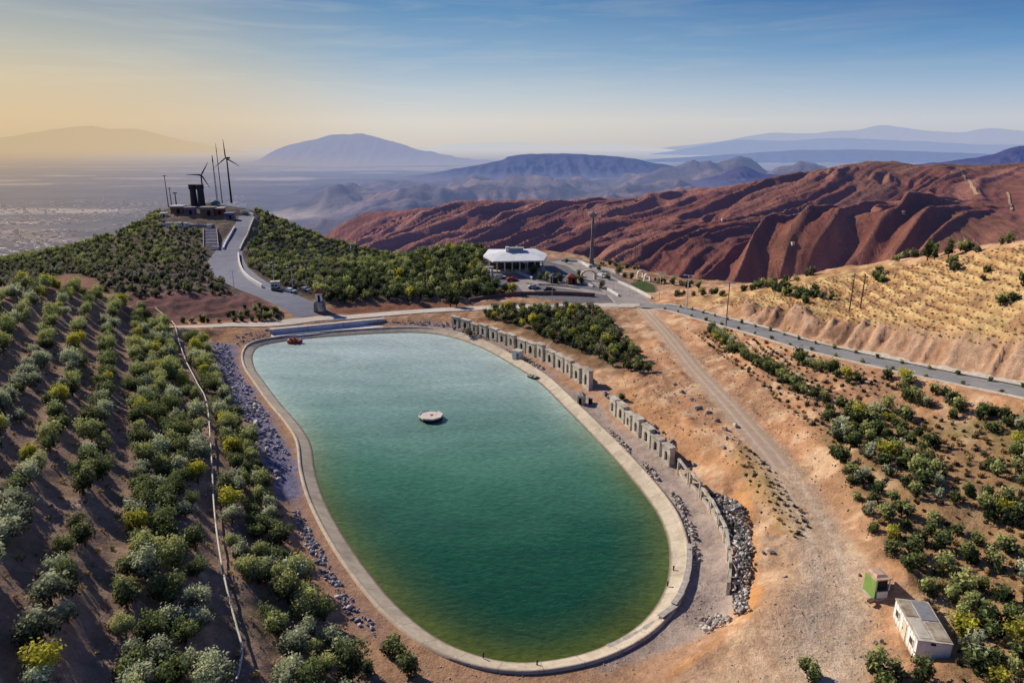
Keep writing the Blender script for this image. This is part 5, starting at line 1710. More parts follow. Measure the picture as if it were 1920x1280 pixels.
t = empty('canopy_tent', p, 0, 'teal dome shaped canopy beside the radio masts on the hilltop', 'canopy')
MB().lathe((0, 0, 0.8), [(2.2, 0), (1.9, 0.9), (1.1, 1.5), (0.2, 1.75)], 12).build('cover', teal, t, True)
for k_ in range(4):
    MB().tube((1.9 * math.cos(k_ * 1.57), 1.9 * math.sin(k_ * 1.57), -0.3), (1.9 * math.cos(k_ * 1.57), 1.9 * math.sin(k_ * 1.57), 0.9), 0.08, n=6).build('leg', dark_metal, t)
wall_line([(304, 425), (330, 424), (355, 425), (380, 426), (402, 427)], 1.2, 0.8, simple_mat('terrace_stone', (.3, .28, .3), .9), 'long grey terrace wall across the hilltop below the buildings', 'terrace_wall')
for i, (px, py) in enumerate(((320, 424), (337, 424), (352, 425), (395, 428))):
    p = gp(px, py); t = empty('stone_block', p + Vector((0, -0.9, 0)), 0.1, ('white block at the left end of the hilltop terrace wall', 'white block second along the hilltop terrace wall', 'white block third along the hilltop terrace wall', 'white block at the head of the hillside stairway')[i], 'stone block', 'white blocks on the hilltop terrace')
    MB().box((0, 0, 0.7), (2.6 - 0.3 * i, 0.8, 1.5)).build('block', white_conc, t); MB().box((0, 0, 1.5), (2.8 - 0.3 * i, 1.0, 0.14)).build('cap', white_paint, t)
# stairway on the hillside
a = gp(396, 468); b_ = gp(394, 431)
t = empty('stairway', a, 0, 'wide stepped stairway climbing the hillside left of the hill road', 'stairway')
ns = 30; dv = b_ - a
sb = MB(); lb = []
for i in range(ns):
    u = (i + 0.5) / ns
    sb.box((dv.x * u, dv.y * u, dv.z * u - 0.2), (4.8, dv.y / ns * 1.02, 0.75))
sb.build('steps', simple_mat('stair_stone', (.19, .18, .25), .9), t)
for i in range(6):
    u = (i + 0.5) / 6
    MB().box((dv.x * u, dv.y * u - 0.15, dv.z * u + 0.26), (5.1, 0.55, 0.28)).build('landing', simple_mat('landing_stone', (.42, .40, .46), .9), t)
for s_ in (-1, 1):
    MB().add([(s_ * 2.55 - .15, 0, -0.4), (s_ * 2.55 + .15, 0, -0.4), (s_ * 2.55 + .15 + dv.x, dv.y, dv.z - .4), (s_ * 2.55 - .15 + dv.x, dv.y, dv.z - .4), (s_ * 2.55 - .15, 0, 0.8), (s_ * 2.55 + .15, 0, 0.8), (s_ * 2.55 + .15 + dv.x, dv.y, dv.z + .8), (s_ * 2.55 - .15 + dv.x, dv.y, dv.z + .8)],
             [(3, 2, 1, 0), (4, 5, 6, 7), (0, 1, 5, 4), (1, 2, 6, 5), (2, 3, 7, 6), (3, 0, 4, 7)]).build('side_wall', stone, t)
# parapets of the hill road
PP = 'pale parapets beside the hill road'
wall_line([(452, 399), (464, 399), (476, 405)], 1.0, 0.6, white_conc, 'pale parapet curving round the top end of the hill road', 'road_parapet', 'parapet', PP)
wall_line([(476, 410), (468, 430), (458, 452), (450, 470)], 0.7, 0.45, pale_conc, 'thin parapet on the right of the upper hill road', 'road_parapet', 'parapet', PP)
wall_line([(447, 478), (449, 495), (456, 512), (470, 526), (492, 540)], 0.9, 0.5, white_conc, 'bright curved parapet on the right of the lower hill road', 'road_parapet', 'parapet', PP)
wall_line([(440, 428), (432, 442), (424, 456), (419, 468)], 0.8, 0.5, white_conc, 'straight pale parapet between the stairway and the hill road', 'road_parapet', 'parapet', PP)

# --- huts and track on the red hills
HRED = [Zr]


def Hfar(x, y):
    a_ = np.arctan2(x, y); r_ = np.hypot(x, y)
    return bil(Zr, (a_ - R(-50)) / R(100) * 859, np.log(r_ / 300) / math.log(2200 / 300) * 559)


def Gfar(px, py):
    d = ray(px, py); tt = np.linspace(320, 2000, 4000); p = CAM + d * tt[:, None]
    a_ = np.arctan2(p[:, 0], p[:, 1]); r_ = np.hypot(p[:, 0], p[:, 1])
    zz_ = bil(Zr, (a_ - R(-50)) / R(100) * 859, np.log(r_ / 300) / math.log(2200 / 300) * 559)
    k_ = int(np.argmax(p[:, 2] < zz_))
    return p[k_]


for px, py, w, lab in ((1355, 415, 2.2, 'white hut on the shadowed flank of the red hills, farthest left'), (1486, 460, 1.7, 'flat roofed pale hut low on the red hills'), (1693, 402, 1.6, 'white hut high on the red hills, to the right')):
    p = Gfar(px, py)
    t = empty('hill_hut', p, 0.3, lab, 'hut', 'huts on the red hills')
    MB().box((0, 0, 0.8), (w, w * 0.7, w * .6 + .6)).build('wall', white_paint, t); MB().box((0, 0, w * .3 + 1.2), (w * 1.1, w * 0.8, 0.3)).build('roof', pale_conc, t)
    MB().box((0.2, -w * 0.36, 0.6), (w * .25, 0.1, w * .4)).build('door', void, t)
p = gp(661, 467)
t = empty('hill_hut', p, 0.3, 'white hut on the right shoulder of the turbine hill', 'hut')
MB().box((0, 0, 1.0), (1.6, 1.4, 2.4)).build('wall', white_paint, t); MB().box((0, 0, 2.3), (2.0, 1.8, 0.25)).build('roof', stone, t); MB().box((0.2, -0.72, .9), (.5, .06, 1.5)).build('door', void, t)
for nm, Lp, w in (('hill_track', [(1782, 322), (1805, 330), (1818, 342), (1826, 356), (1834, 366)], 3.2), ('hill_track', [(1888, 362), (1892, 378), (1896, 396)], 2.4)):
    P = np.array([Gfar(a, b) for a, b in Lp]); Q = resample(smooth_line(P, 8), 2.5); w *= 0.28
    T = np.gradient(Q[:, :2], axis=0); T /= np.linalg.norm(T, axis=1)[:, None]; Nn = np.c_[-T[:, 1], T[:, 0]]
    V = np.stack([np.c_[Q[:, :2] + Nn * s_ * w, Hfar(*(Q[:, :2] + Nn * s_ * w).T) + 0.7] for s_ in (-1, 0, 1)], 1).reshape(-1, 3)
    struct(mesh_np(nm, V, grid_faces(len(Q), 3, True), simple_mat('worn_track', (0.34, 0.24, 0.17), .95), smooth=True))

# ------------------------------------------------------------------ stones
def stone_mesh(seed, sub=1, flat=0.7):
    bm = bmesh.new(); bmesh.ops.create_icosphere(bm, subdivisions=sub, radius=1.0)
    rs = np.random.default_rng(seed)
    pl = [(rs.normal(size=3), rs.uniform(0.38, 0.8)) for _ in range(11)]
    for v in bm.verts:
        p = np.array(v.co)
        for n_, d_ in pl:
            n2_ = n_ / np.linalg.norm(n_); s_ = p @ n2_
            if s_ > d_: p = p - n2_ * (s_ - d_)
        v.co = p * np.array([1, 0.8, flat]) * (1 + rs.uniform(-0.07, 0.07))
    V = np.array([v.co[:] for v in bm.verts]); Fc = np.array([[v.index for v in f.verts] for f in bm.faces])
    bm.free()
    return V, Fc


STONES = [stone_mesh(s, 1, 0.6 + 0.05 * (s % 4)) for s in range(6)]
STONES2 = [stone_mesh(s + 50, 2, 0.65 + 0.05 * (s % 4)) for s in range(6)]


def rot_rand(rs):
    a = rs.uniform(0, 6.28); b_ = rs.normal(0, 0.3); c_ = rs.normal(0, 0.3)
    return np.array(Matrix.Rotation(a, 3, 'Z') @ Matrix.Rotation(b_, 3, 'X') @ Matrix.Rotation(c_, 3, 'Y'))


def scatter_in(poly, n, seed, maxtry=60):
    rs = np.random.default_rng(seed); P = np.asarray(poly)[:, :2]; outp = []
    lo, hi = P.min(0), P.max(0)
    for _ in range(maxtry):
        q = rs.uniform(lo, hi, (n * 2, 2)); q = q[inside(q[:, 0], q[:, 1], P)]
        outp.append(q)
        if sum(map(len, outp)) >= n: break
    return np.vstack(outp)[:n]


def rubble(name, poly, n, smin, smax, mats, seed, label, power=2.5, lift=0.2, heap=0.0, pts_=None):
    rs = np.random.default_rng(seed)
    P = scatter_in(poly, n, seed) if pts_ is None else pts_
    Vs, Fs, mi = [], [], []; base_ = 0
    zg = H(P[:, 0], P[:, 1])
    hn = fbm(P[:, 0] / 1.7, P[:, 1] / 1.7, 3, seed)
    for i, (x, y) in enumerate(P):
        V, Fc = STONES[rs.integers(len(STONES))]
        s_ = smin + (smax - smin) * rs.uniform() ** power
        W_ = (V * s_ * rs.uniform(0.55, 1.35, 3)) @ rot_rand(rs).T + np.array([x, y, zg[i] + s_ * lift + heap * max(0, hn[i] - 0.35)])
        Vs.append(W_); Fs.append(Fc + base_); base_ += len(V); mi.append(np.full(len(Fc), rs.integers(len(mats))))
    o = mesh_np(name, np.vstack(Vs), np.vstack(Fs), mats)
    o.data.polygons.foreach_set('material_index', np.concatenate(mi).astype(np.int32))
    return tag(o, label, None, None, 'stuff')


rubble('rubble', GL([(396, 640), (430, 648), (448, 700), (495, 768), (538, 838), (548, 880), (520, 910), (480, 830), (425, 735)])[:, :2], 1500, 0.06, 0.55, [blue_stone, blue_stone, stone, white_stone], 301, 'blue grey rubble strewn between the orchard and the left rim', 3.5)
rubble('rubble', GL([(545, 955), (560, 955), (612, 1050), (650, 1110), (705, 1180), (712, 1200), (660, 1165), (620, 1100), (560, 1000)])[:, :2], 420, 0.07, 0.4, [blue_stone, blue_stone, white_stone], 302, 'blue grey rubble along the lower edge of the orchard', 2.5)
rubble('rubble', GL([(1288, 905), (1330, 925), (1378, 940), (1404, 1000), (1406, 1090), (1400, 1150), (1375, 1160), (1380, 1050), (1362, 985), (1325, 925)])[:, :2], 2100, 0.07, 0.40, [castle_dark, dark_stone, dark_stone, stone, white_stone], 303, 'grey rubble filling the gap behind the unfinished wall frames', 2.0, 0.3, 1.3)
rubble('rubble', GL([(1150, 760), (1195, 790), (1250, 840), (1290, 885), (1275, 893), (1235, 860), (1190, 822), (1160, 790)])[:, :2] + np.array([0.9, 0.5]), 300, 0.1, 0.4, [stone, pink_stone, castle_dark], 304, 'grey rubble lying behind the near fortress wall', 2, 0.3, .6)
for i, (Lp, n_) in enumerate((([(1255, 920), (1275, 935), (1292, 965), (1282, 970), (1266, 945)], 70), ([(1278, 965), (1296, 985), (1303, 1010), (1292, 1012), (1285, 990)], 90), ([(1290, 1015), (1303, 1018), (1312, 1050), (1297, 1068), (1291, 1045)], 110), ([(1140, 805), (1160, 818), (1185, 850), (1172, 850), (1150, 826)], 70), ([(1200, 868), (1222, 878), (1240, 905), (1224, 900)], 60), ([(1320, 1155), (1350, 1150), (1375, 1160), (1340, 1185), (1310, 1185)], 130), ([(935, 648), (985, 672), (1020, 690), (1012, 695), (960, 672)], 90))):
    rubble('rubble', GL(Lp)[:, :2], n_, 0.1, 0.42, [stone, white_stone, pink_stone], 310 + i, ('loose stone heap behind the right rim, upper one', 'loose stone heap behind the right rim at the bend', 'largest loose stone heap behind the right rim', 'stones along the rim opposite the near fortress wall', 'stones along the rim below the near fortress wall', 'pinkish stone heap at the near end of the gravel terrace', 'stones along the far right rim by the pump hut')[i], 1.6, 0.35, 1.0)
rubble('rubble', GL([(700, 604), (790, 600), (850, 606), (930, 640), (900, 640), (840, 612), (760, 606)])[:, :2], 260, 0.08, 0.45, [blue_stone, pink_stone, stone], 330, 'broken stones on the ledge right of the dam wall', 2.2, 0.3, 0.6)
rubble('rubble', GL([(440, 628), (500, 618), (515, 628), (470, 645), (445, 650)])[:, :2], 130, 0.1, 0.45, [blue_stone, pink_stone, white_stone], 331, 'broken stones at the left end of the dam wall', 2, 0.3, .5)
# stones and clods over the dry slopes: nobody could count them
rubble('gravel', GL([(1230, 600), (1330, 625), (1480, 740), (1570, 840), (1640, 960), (1690, 1050), (1640, 1050), (1570, 960), (1490, 860), (1400, 760), (1300, 670)])[:, :2], 1500, 0.04, 0.22, [pink_stone, simple_mat('ochre_clod', (.36, .19, .1), .95), castle_dark], 340, 'clods and stones on the ochre bank above the dirt road', 4)
rubble('gravel', GL([(1160, 700), (1230, 640), (1300, 720), (1400, 840), (1500, 960), (1500, 1010), (1430, 1000), (1400, 900), (1300, 830), (1180, 740)])[:, :2], 1300, 0.04, 0.25, [pink_stone, simple_mat('ochre_clod', (.36, .19, .1), .95), castle_dark, white_stone], 341, 'clods and stones on the slope left of the dirt road', 4)
rubble('gravel', GL([(1440, 1050), (1600, 1040), (1640, 1150), (1720, 1270), (1300, 1290), (1400, 1190)])[:, :2], 500, 0.03, 0.13, [pink_stone, castle_dark], 342, 'small stones scattered over the dirt clearing', 4)
rubble('gravel', GL([(760, 1240), (960, 1262), (1120, 1250), (1250, 1200), (1310, 1090), (1370, 1100), (1300, 1230), (1100, 1300), (760, 1300)])[:, :2], 700, 0.03, 0.14, [pink_stone, stone, white_stone], 343, 'small stones scattered on the sandy strip at the near end', 4)

# single boulders one can tell apart
BD = [(1445, 1034, 0.45, white_stone, 'cream boulder pile stone at the left edge of the dirt clearing'), (1378, 800, 0.55, white_stone, 'white boulder at the turn of the dirt road, casting a long shadow'), (1360, 806, 0.6, pink_stone, 'broad buff boulder left of the white one by the dirt road'),
      (1308, 765, 0.6, white_stone, 'pale boulder on the verge halfway along the dirt road'), (1296, 750, 0.5, stone, 'grey boulder just above the pale one on the verge'), (1330, 775, 0.5, pink_stone, 'buff boulder between the pale one and the turn of the dirt road'), (1278, 735, 0.5, stone, 'grey boulder at the upper end of the verge stones'),
      (1345, 790, .45, stone, 'squat grey boulder touching the broad buff one'), (1362, 822, .45, white_stone, 'pale boulder just below the broad buff one'), (1356, 840, .38, stone, 'small grey boulder lowest in the line under the white one'), (1265, 722, .42, white_stone, 'small pale boulder topmost of the verge stones'),
      (1430, 1035, .3, stone, 'grey stone left of the cream boulder at the clearing'), (1472, 1082, .22, stone, 'dark stone lying alone on the clearing'), (1612, 1078, .25, stone, 'dark stone beside the booth on the clearing side'), (1640, 1205, .3, pink_stone, 'flat buff stone left of the site cabin'), (1652, 1202, .22, stone, 'small grey stone next to the flat one by the site cabin'),
      (480, 795, .7, white_stone, 'big pale boulder on the left rubble strip, highest up'), (492, 815, .6, blue_stone, 'blue grey boulder just below the big pale one'), (500, 845, .6, white_stone, 'pale boulder in the middle of the left rubble strip'), (520, 888, .9, blue_stone, 'largest blue grey boulder at the lower end of the left rubble strip'),
      (440, 730, .7, white_stone, 'long pale slab on the upper left rubble strip'), (415, 680, .5, white_stone, 'pale boulder near the top of the left rubble strip'), (1148, 748, .9, stone, 'dark rock mass in the gap between the two fortress walls'), (1135, 742, .7, blue_stone, 'bluish rock at the end of the far fortress wall')]
for i, (px, py, s_, mm, lab) in enumerate(BD):
    V, Fc = STONES2[i % 6]
    p = gp(px, py)
    o = mesh_np('boulder', V * s_ * np.array([1.15, 1, 0.95]), Fc, mm)
    o.location = p + Vector((0, 0, s_ * 0.3)); o.rotation_euler = (0.1 * i, 0.15, i * 1.3)
    tag(o, lab, 'boulder')

# --- far city on the plain
rs = np.random.default_rng(77); b_v = []; b_f = []; b_m = []; k_ = 0
cmats = [simple_mat('city_white', (.8, .78, .76), .8, .1, .05), simple_mat('city_grey', (.4, .38, .38), .9, .1, .05), simple_mat('city_tan', (.6, .5, .42), .9, .1, .05)]
for _ in range(2600):
    r_ = 2350 + 3600 * rs.uniform() ** 1.6; a_ = R(rs.uniform(-46, -21))
    x, y = r_ * math.sin(a_), r_ * math.cos(a_)
    if vnoise(np.array(x / 260), np.array(y / 260), 5) < 0.36: continue
    w = rs.uniform(6, 20); d = rs.uniform(6, 20); h = rs.uniform(3, 12) * (1 + 2 * (rs.uniform() > .95))
    z0 = float(bil(Zv, np.array((a_ - R(-52)) / R(104) * 519), np.array(math.log(r_ / 900) / math.log(100) * 419))) - 3
    c_ = math.cos(.4); s_ = math.sin(.4)
    for zz_ in (z0, z0 + h + 3):
        for xx, yy_ in ((-w, -d), (w, -d), (w, d), (-w, d)):
            b_v.append((x + (xx * c_ - yy_ * s_) / 2, y + (xx * s_ + yy_ * c_) / 2, zz_))
    q = 8 * k_
    b_f += [(q + 4, q + 5, q + 6, q + 7), (q, q + 1, q + 5, q + 4), (q + 1, q + 2, q + 6, q + 5), (q + 2, q + 3, q + 7, q + 6), (q + 3, q, q + 4, q + 7)]
    b_m += [int(rs.choice([0, 0, 0, 1, 2]))] * 5; k_ += 1
for mm in cmats:
    nt = mm.node_tree; o_ = [n for n in nt.nodes if n.type == 'OUTPUT_MATERIAL'][0]; src = o_.inputs[0].links[0].from_socket
    L(nt, hazed(nt, src, 8000, blue=lin(150, 155, 180), warm=lin(172, 152, 138)), o_.inputs[0])
o = mesh_np('city_buildings', b_v, b_f, cmats)
o.data.polygons.foreach_set('material_index', np.array(b_m, np.int32))
tag(o, 'pale speckle of city buildings spread over the hazy plain', None, None, 'stuff')

# ------------------------------------------------------------------ trees and bushes
def leaf_mat(name, dark, light, trans=0.34):
    m = bpy.data.materials.new(name)
    nt = nodes_of(m)
    at = N(nt, 'ShaderNodeAttribute', attribute_name='tone')
    sp = N(nt, 'ShaderNodeSeparateXYZ'); L(nt, at.outputs['Vector'], sp.inputs[0])
    oi = N(nt, 'ShaderNodeObjectInfo')
    k = math_(nt, 'ADD', sp.outputs[0], math_(nt, 'MULTIPLY_ADD', oi.outputs['Random'], 0.36, -0.18), clamp=True)
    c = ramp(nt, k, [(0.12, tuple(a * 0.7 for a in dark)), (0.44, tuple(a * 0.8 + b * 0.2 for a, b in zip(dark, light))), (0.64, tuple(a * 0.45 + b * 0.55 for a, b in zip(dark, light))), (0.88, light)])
    d = principled(nt, c, 0.75, None, 0.25)
    tr = N(nt, 'ShaderNodeBsdfTranslucent')
    L(nt, c, tr.inputs[0])
    mx = N(nt, 'ShaderNodeMixShader'); mx.inputs[0].default_value = trans
    L(nt, d, mx.inputs[1]); L(nt, tr.outputs[0], mx.inputs[2])
    out(nt, mx.outputs[0])
    return m


LEAF = {
    'silvery': leaf_mat('silver_olive_leaves', (0.045, 0.065, 0.035), (0.68, 0.72, 0.46)),
    'green': leaf_mat('green_leaves', (0.022, 0.045, 0.014), (0.54, 0.57, 0.22)),
    'dark': leaf_mat('dark_leaves', (0.014, 0.030, 0.013), (0.25, 0.30, 0.10)),
    'lime': leaf_mat('lime_leaves', (0.07, 0.09, 0.012), (0.66, 0.62, 0.08)),
    'greyish': leaf_mat('grey_leaves', (0.045, 0.048, 0.034), (0.30, 0.29, 0.18)),
    'straw': leaf_mat('straw_grass', (0.22, 0.14, 0.06), (0.62, 0.46, 0.20)),
    'brown': leaf_mat('dry_leaves', (0.07, 0.05, 0.03), (0.27, 0.18, 0.09)),
}
bark = simple_mat('bark', (0.085, 0.065, 0.05), 0.95, 0.4, 5.0, 0.3)


def crown(seed, rad, zc, n, leaf, blobs=8, squash=0.8, spread=0.62, spiky=0.35):
    rs = np.random.default_rng(seed)
    B = []
    for i in range(blobs):
        a = rs.uniform(0, 6.28); r = rad * spread * rs.uniform(0.9, 1.25) * math.sqrt(rs.uniform(0.02, 1)); zz = rs.uniform(-0.75, 0.8) * rad * squash
        B.append((r * math.cos(a), r * math.sin(a), zc + zz, rad * rs.uniform(0.30, 0.52), rs.uniform(-0.12, 0.16)))
    B.append((0, 0, zc, rad * 0.6, -0.05))
    B = np.array(B)
    w = B[:, 3] ** 2; ids = rs.choice(len(B), n, p=w / w.sum())
    d = rs.normal(size=(n, 3)); d[:, 2] += 0.25; d /= np.linalg.norm(d, axis=1)[:, None]
    rr_ = B[ids, 3] * (0.55 + 0.6 * rs.uniform(size=n) ** 0.7) * (1 + spiky * (rs.uniform(size=n) > 0.85))
    c = B[ids, :3] + d * rr_[:, None]
    shoot = rs.uniform(size=n) < 0.17
    c[shoot, 2] += rs.uniform(0, 0.5, shoot.sum()) * rad * (c[shoot, 2] > zc)
    nn_ = d * 0.6 + rs.normal(size=(n, 3)) * 0.55; nn_[:, 2] += 0.35; nn_ /= np.linalg.norm(nn_, axis=1)[:, None]
    t1 = np.cross(nn_, rs.normal(size=(n, 3))); t1 /= np.linalg.norm(t1, axis=1)[:, None]; t2 = np.cross(nn_, t1)
    s = leaf * rs.uniform(0.6, 1.5, n)[:, None]
    V = np.stack([c - t1 * s, c - t2 * s * 0.5, c + t1 * s, c + t2 * s * 0.5], 1).reshape(-1, 3)
    Fc = np.arange(4 * n).reshape(-1, 4)
    tone = 0.42 + 0.40 * (c[:, 2] - zc) / (rad * squash) + B[ids, 4] + rs.normal(0, 0.13, n)  # crown tops painted lighter and undersides darker, as if lit from above
    return V, Fc, np.repeat(np.clip(tone, 0, 1), 4)


def trunk_arr(seed, h, r, limbs=4, reach=0.9):
    rs = np.random.default_rng(seed); b = MB()
    p = Vector((0, 0, -0.3)); q = Vector((rs.normal(0, .08), rs.normal(0, .08), h * 0.45))
    b.tube(p, q, r * 1.15, r * 0.8, 7)
    for i in range(limbs):
        a = 6.28 * i / limbs + rs.uniform(-.4, .4)
        e = Vector((math.cos(a) * reach * rs.uniform(.6, 1), math.sin(a) * reach * rs.uniform(.6, 1), h * rs.uniform(0.8, 1.05)))
        b.tube(q, e, r * 0.6, r * 0.18, 5)
    return b


class Kind:
    """a family of tree shapes that share meshes"""
    def __init__(s, variants):
        s.v = []
        for (seed, rad, zc, n, leaf, blobs, squash, hue, th, tr) in variants:
            V, Fc, tone = crown(seed, rad, zc, n, leaf, blobs, squash)
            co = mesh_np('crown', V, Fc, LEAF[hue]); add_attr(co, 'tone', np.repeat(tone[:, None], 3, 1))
            tb = trunk_arr(seed, th, tr, 4, rad * .5); to = tb.build('trunk', bark)
            cm, tm = co.data, to.data
            bpy.data.objects.remove(co); bpy.data.objects.remove(to)
            # a light version for far copies: trunk and crown in one mesh
            tv = np.array(tb.v); k = len(V)
            b = bpy.data.meshes.new('tree')
            b.from_pydata([tuple(map(float, x)) for x in V] + tb.v, [], [tuple(int(i) for i in f) for f in Fc] + [tuple(k + i for i in f) for f in tb.f])
            b.materials.append(LEAF[hue]); b.materials.append(bark)
            b.polygons.foreach_set('material_index', [0] * len(Fc) + [1] * len(tb.f)); b.update()
            at = b.attributes.new('tone', 'FLOAT_COLOR', 'POINT')
            full = np.zeros((len(b.vertices), 4), np.float32); full[:k, :3] = tone[:, None]; full[:, 3] = 1
            at.data.foreach_set('color', full.ravel())
            s.v.append(dict(crown=cm, trunk=tm, one=b, V=V, F=Fc, tone=tone, hue=hue))

    def place(s, i, name, p, sc, rz, label, cat, group, parts=True, sz=1.0):
        v = s.v[i]
        if parts:
            t = empty(name, p, rz, label, cat, group)
            t.scale = (sc, sc, sc * sz)
            for nm in ('trunk', 'crown'):
                o = bpy.data.objects.new(nm, v[nm]); COL.objects.link(o); o.parent = t
        else:
            t = bpy.data.objects.new(name, v['one']); COL.objects.link(t)
            t.location = [float(c) for c in p]; t.rotation_euler = (0, 0, rz); t.scale = (sc, sc, sc * sz)
            tag(t, label, cat, group)
        return t


def mass(name, kind, items, label):
    """far plants that read as one mass: one object"""
    by = {}
    for (i, p, sc, rz, sz) in items:
        by.setdefault(kind.v[i]['hue'], []).append((i, p, sc, rz, sz))
    Vs, Fs, Ts, Ms = [], [], [], []; mats = []; k = 0
    for hue, L_ in by.items():
        mats.append(LEAF[hue])
        for i, p, sc, rz, sz in L_:
            v = kind.v[i]; V = v['V']; c, s_ = math.cos(rz), math.sin(rz)
            W_ = np.stack([(V[:, 0] * c - V[:, 1] * s_) * sc + p[0], (V[:, 0] * s_ + V[:, 1] * c) * sc + p[1], V[:, 2] * sc * sz + p[2]], 1)
            Vs.append(W_); Fs.append(v['F'] + k); k += len(V); Ts.append(np.clip(v['tone'] + random.uniform(-.2, .2), 0, 1)); Ms.append(np.full(len(v['F']), len(mats) - 1, np.int32))
    o = mesh_np(name, np.vstack(Vs), np.vstack(Fs), mats)
    o.data.polygons.foreach_set('material_index', np.concatenate(Ms))
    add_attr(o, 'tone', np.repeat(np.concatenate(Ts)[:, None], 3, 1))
    return tag(o, label, None, None, 'stuff')


def project(p):
    w = np.asarray(p, float) - CAM; t = w @ FWD
    return 960 + F * w[0] / t, 640 - F * (w @ UPV) / t, t


def poisson(poly, dist, seed, jitter=True, dens=None):
    rs = np.random.default_rng(seed); P = np.asarray(poly)[:, :2]
    lo, hi = P.min(0), P.max(0); A = (hi - lo).prod()
    cand = rs.uniform(lo, hi, (int(A / dist ** 2 * 14) + 50, 2)); cand = cand[inside(cand[:, 0], cand[:, 1], P)]
    cell = {}; outp = []
    for x, y in cand:
        d = dist if dens is None else dist * dens(x, y)
        if d > 50: continue
        i, j = int(x // dist), int(y // dist); ok = True
        r_ = int(math.ceil(d / dist))
        for a in range(i - r_, i + r_ + 1):
            for b in range(j - r_, j + r_ + 1):
                for (u, v) in cell.get((a, b), ()):
                    if (u - x) ** 2 + (v - y) ** 2 < d * d: ok = False; break
                if not ok: break
            if not ok: break
        if ok:
            cell.setdefault((i, j), []).append((x, y)); outp.append((x, y))
    return np.array(outp)


def visible(p, hgt):
    """seen past the ground: top of the plant not behind a crest"""
    q = np.array([p[0], p[1], p[2] + hgt]); d = q - CAM
    u = np.linspace(0.3, 0.985, 120)[:, None]; s_ = CAM + d * u
    return bool((s_[:, 2] > H(s_[:, 0], s_[:, 1]) - 0.1).all())


def hue_word(h):
    return {'silvery': 'silver green', 'green': 'mid green', 'dark': 'dark green', 'lime': 'lime green', 'greyish': 'grey green', 'brown': 'dry brownish', 'straw': 'straw coloured'}[h]


# --- orchard of olive trees in contour rows
OV = []
for i, (hue, n, rad) in enumerate((('silvery', 950, 1.55), ('green', 950, 1.5), ('silvery', 900, 1.7), ('dark', 900, 1.45), ('green', 900, 1.6), ('lime', 850, 1.35), ('silvery', 900, 1.45), ('dark', 850, 1.5))):
    OV.append((500 + i, rad, 1.6, int(n * 1.7), 0.145, (6, 9, 5, 8, 7, 10, 6, 8)[i], (0.8, 0.95, 0.7, 0.85, 1.05, 0.9, 0.75, 1.0)[i], hue, 2.0, 0.12))
olive = Kind(OV)
rs = np.random.default_rng(5)
pd_line = pipe_line[:, :2]
items = []
for r_ in range(-1, 19):
    u = -30.0; idx = 0
    while u < 175:
        dens = 2.05
        u += dens * rs.uniform(0.85, 1.25)
        v = r_ * ROWS + ROWS * 0.5 + rs.normal(0, 0.26 if r_ > 2 else 0.5)
        subs = [v] if r_ > 2 else [v, v + ROWS * 0.5]
        for v_ in subs:
            v0 = v_ - 0.9 * math.sin(u / 31.0) - 0.3 * math.sin(u / 13.0 + 1) + ROW0
            x = ROWD[0] * u + ROWN[0] * v0 + rs.normal(0, 0.18); y = ROWD[1] * u + ROWN[1] * v0 + rs.normal(0, 0.3)
            if y < 18: continue
            p = np.array([x, y, float(H(x, y))])
            px, py, t_ = project(p)
            if not (-260 < px < 1990 and py < 1450): continue
            if sd_poly(np.array([x]), np.array([y]), ORCH)[0] > -0.6: continue
            if poly_dist(np.array([x]), np.array([y]), pd_line)[0][0] < 1.25: continue
            if rs.uniform() < 0.07: continue
            if not visible(p, 2.6): continue
            hue_n = fbm(np.array(x / 9), np.array(y / 9), 2, 77)
            if t_ > 95: pool_ = [1, 3, 4, 7, 1, 4, 0, 3]
            elif r_ < 6: pool_ = [1, 4, 3, 7, 2, 6, 0, 3, 7]
            else: pool_ = [0, 2, 6, 1, 0, 2, 6, 3]
            i = 5 if rs.uniform() < (0.04 if t_ < 100 else 0.09) else int(pool_[rs.integers(len(pool_))])
            items.append((i, p, rs.uniform(0.60, 1.06) * (0.86 if r_ < 3 else 0.80) * (1.0 + 0.2 * (t_ < 60) * (r_ > 4)), rs.uniform(0, 6.28), rs.uniform(0.8, 1.1), r_, t_, u))
items.sort(key=lambda q: q[6])
print('orchard', len(items))
near, farm = items[:300], items[300:]
byrow = {}
for it in near:
    byrow.setdefault(it[5], []).append(it)
for r_, L_ in byrow.items():
    L_.sort(key=lambda q: q[7])
    for k, (i, p, sc, rz, sz, rr_, t_, u) in enumerate(L_):
        lab = f"{hue_word(olive.v[i]['hue'])} olive tree, {ordinal(k + 1)} from near end of {ordn[r_ + 1]} orchard row up from pool"
        olive.place(i, 'olive_tree', p, sc, rz, lab, 'olive tree', 'olive trees planted in rows on the left slope', True, sz)
if farm:
    mass('orchard_treetops', olive, [(i, p, sc, rz, sz) for (i, p, sc, rz, sz, *_r) in farm], 'far upper part of the olive orchard under the crest of the slope')

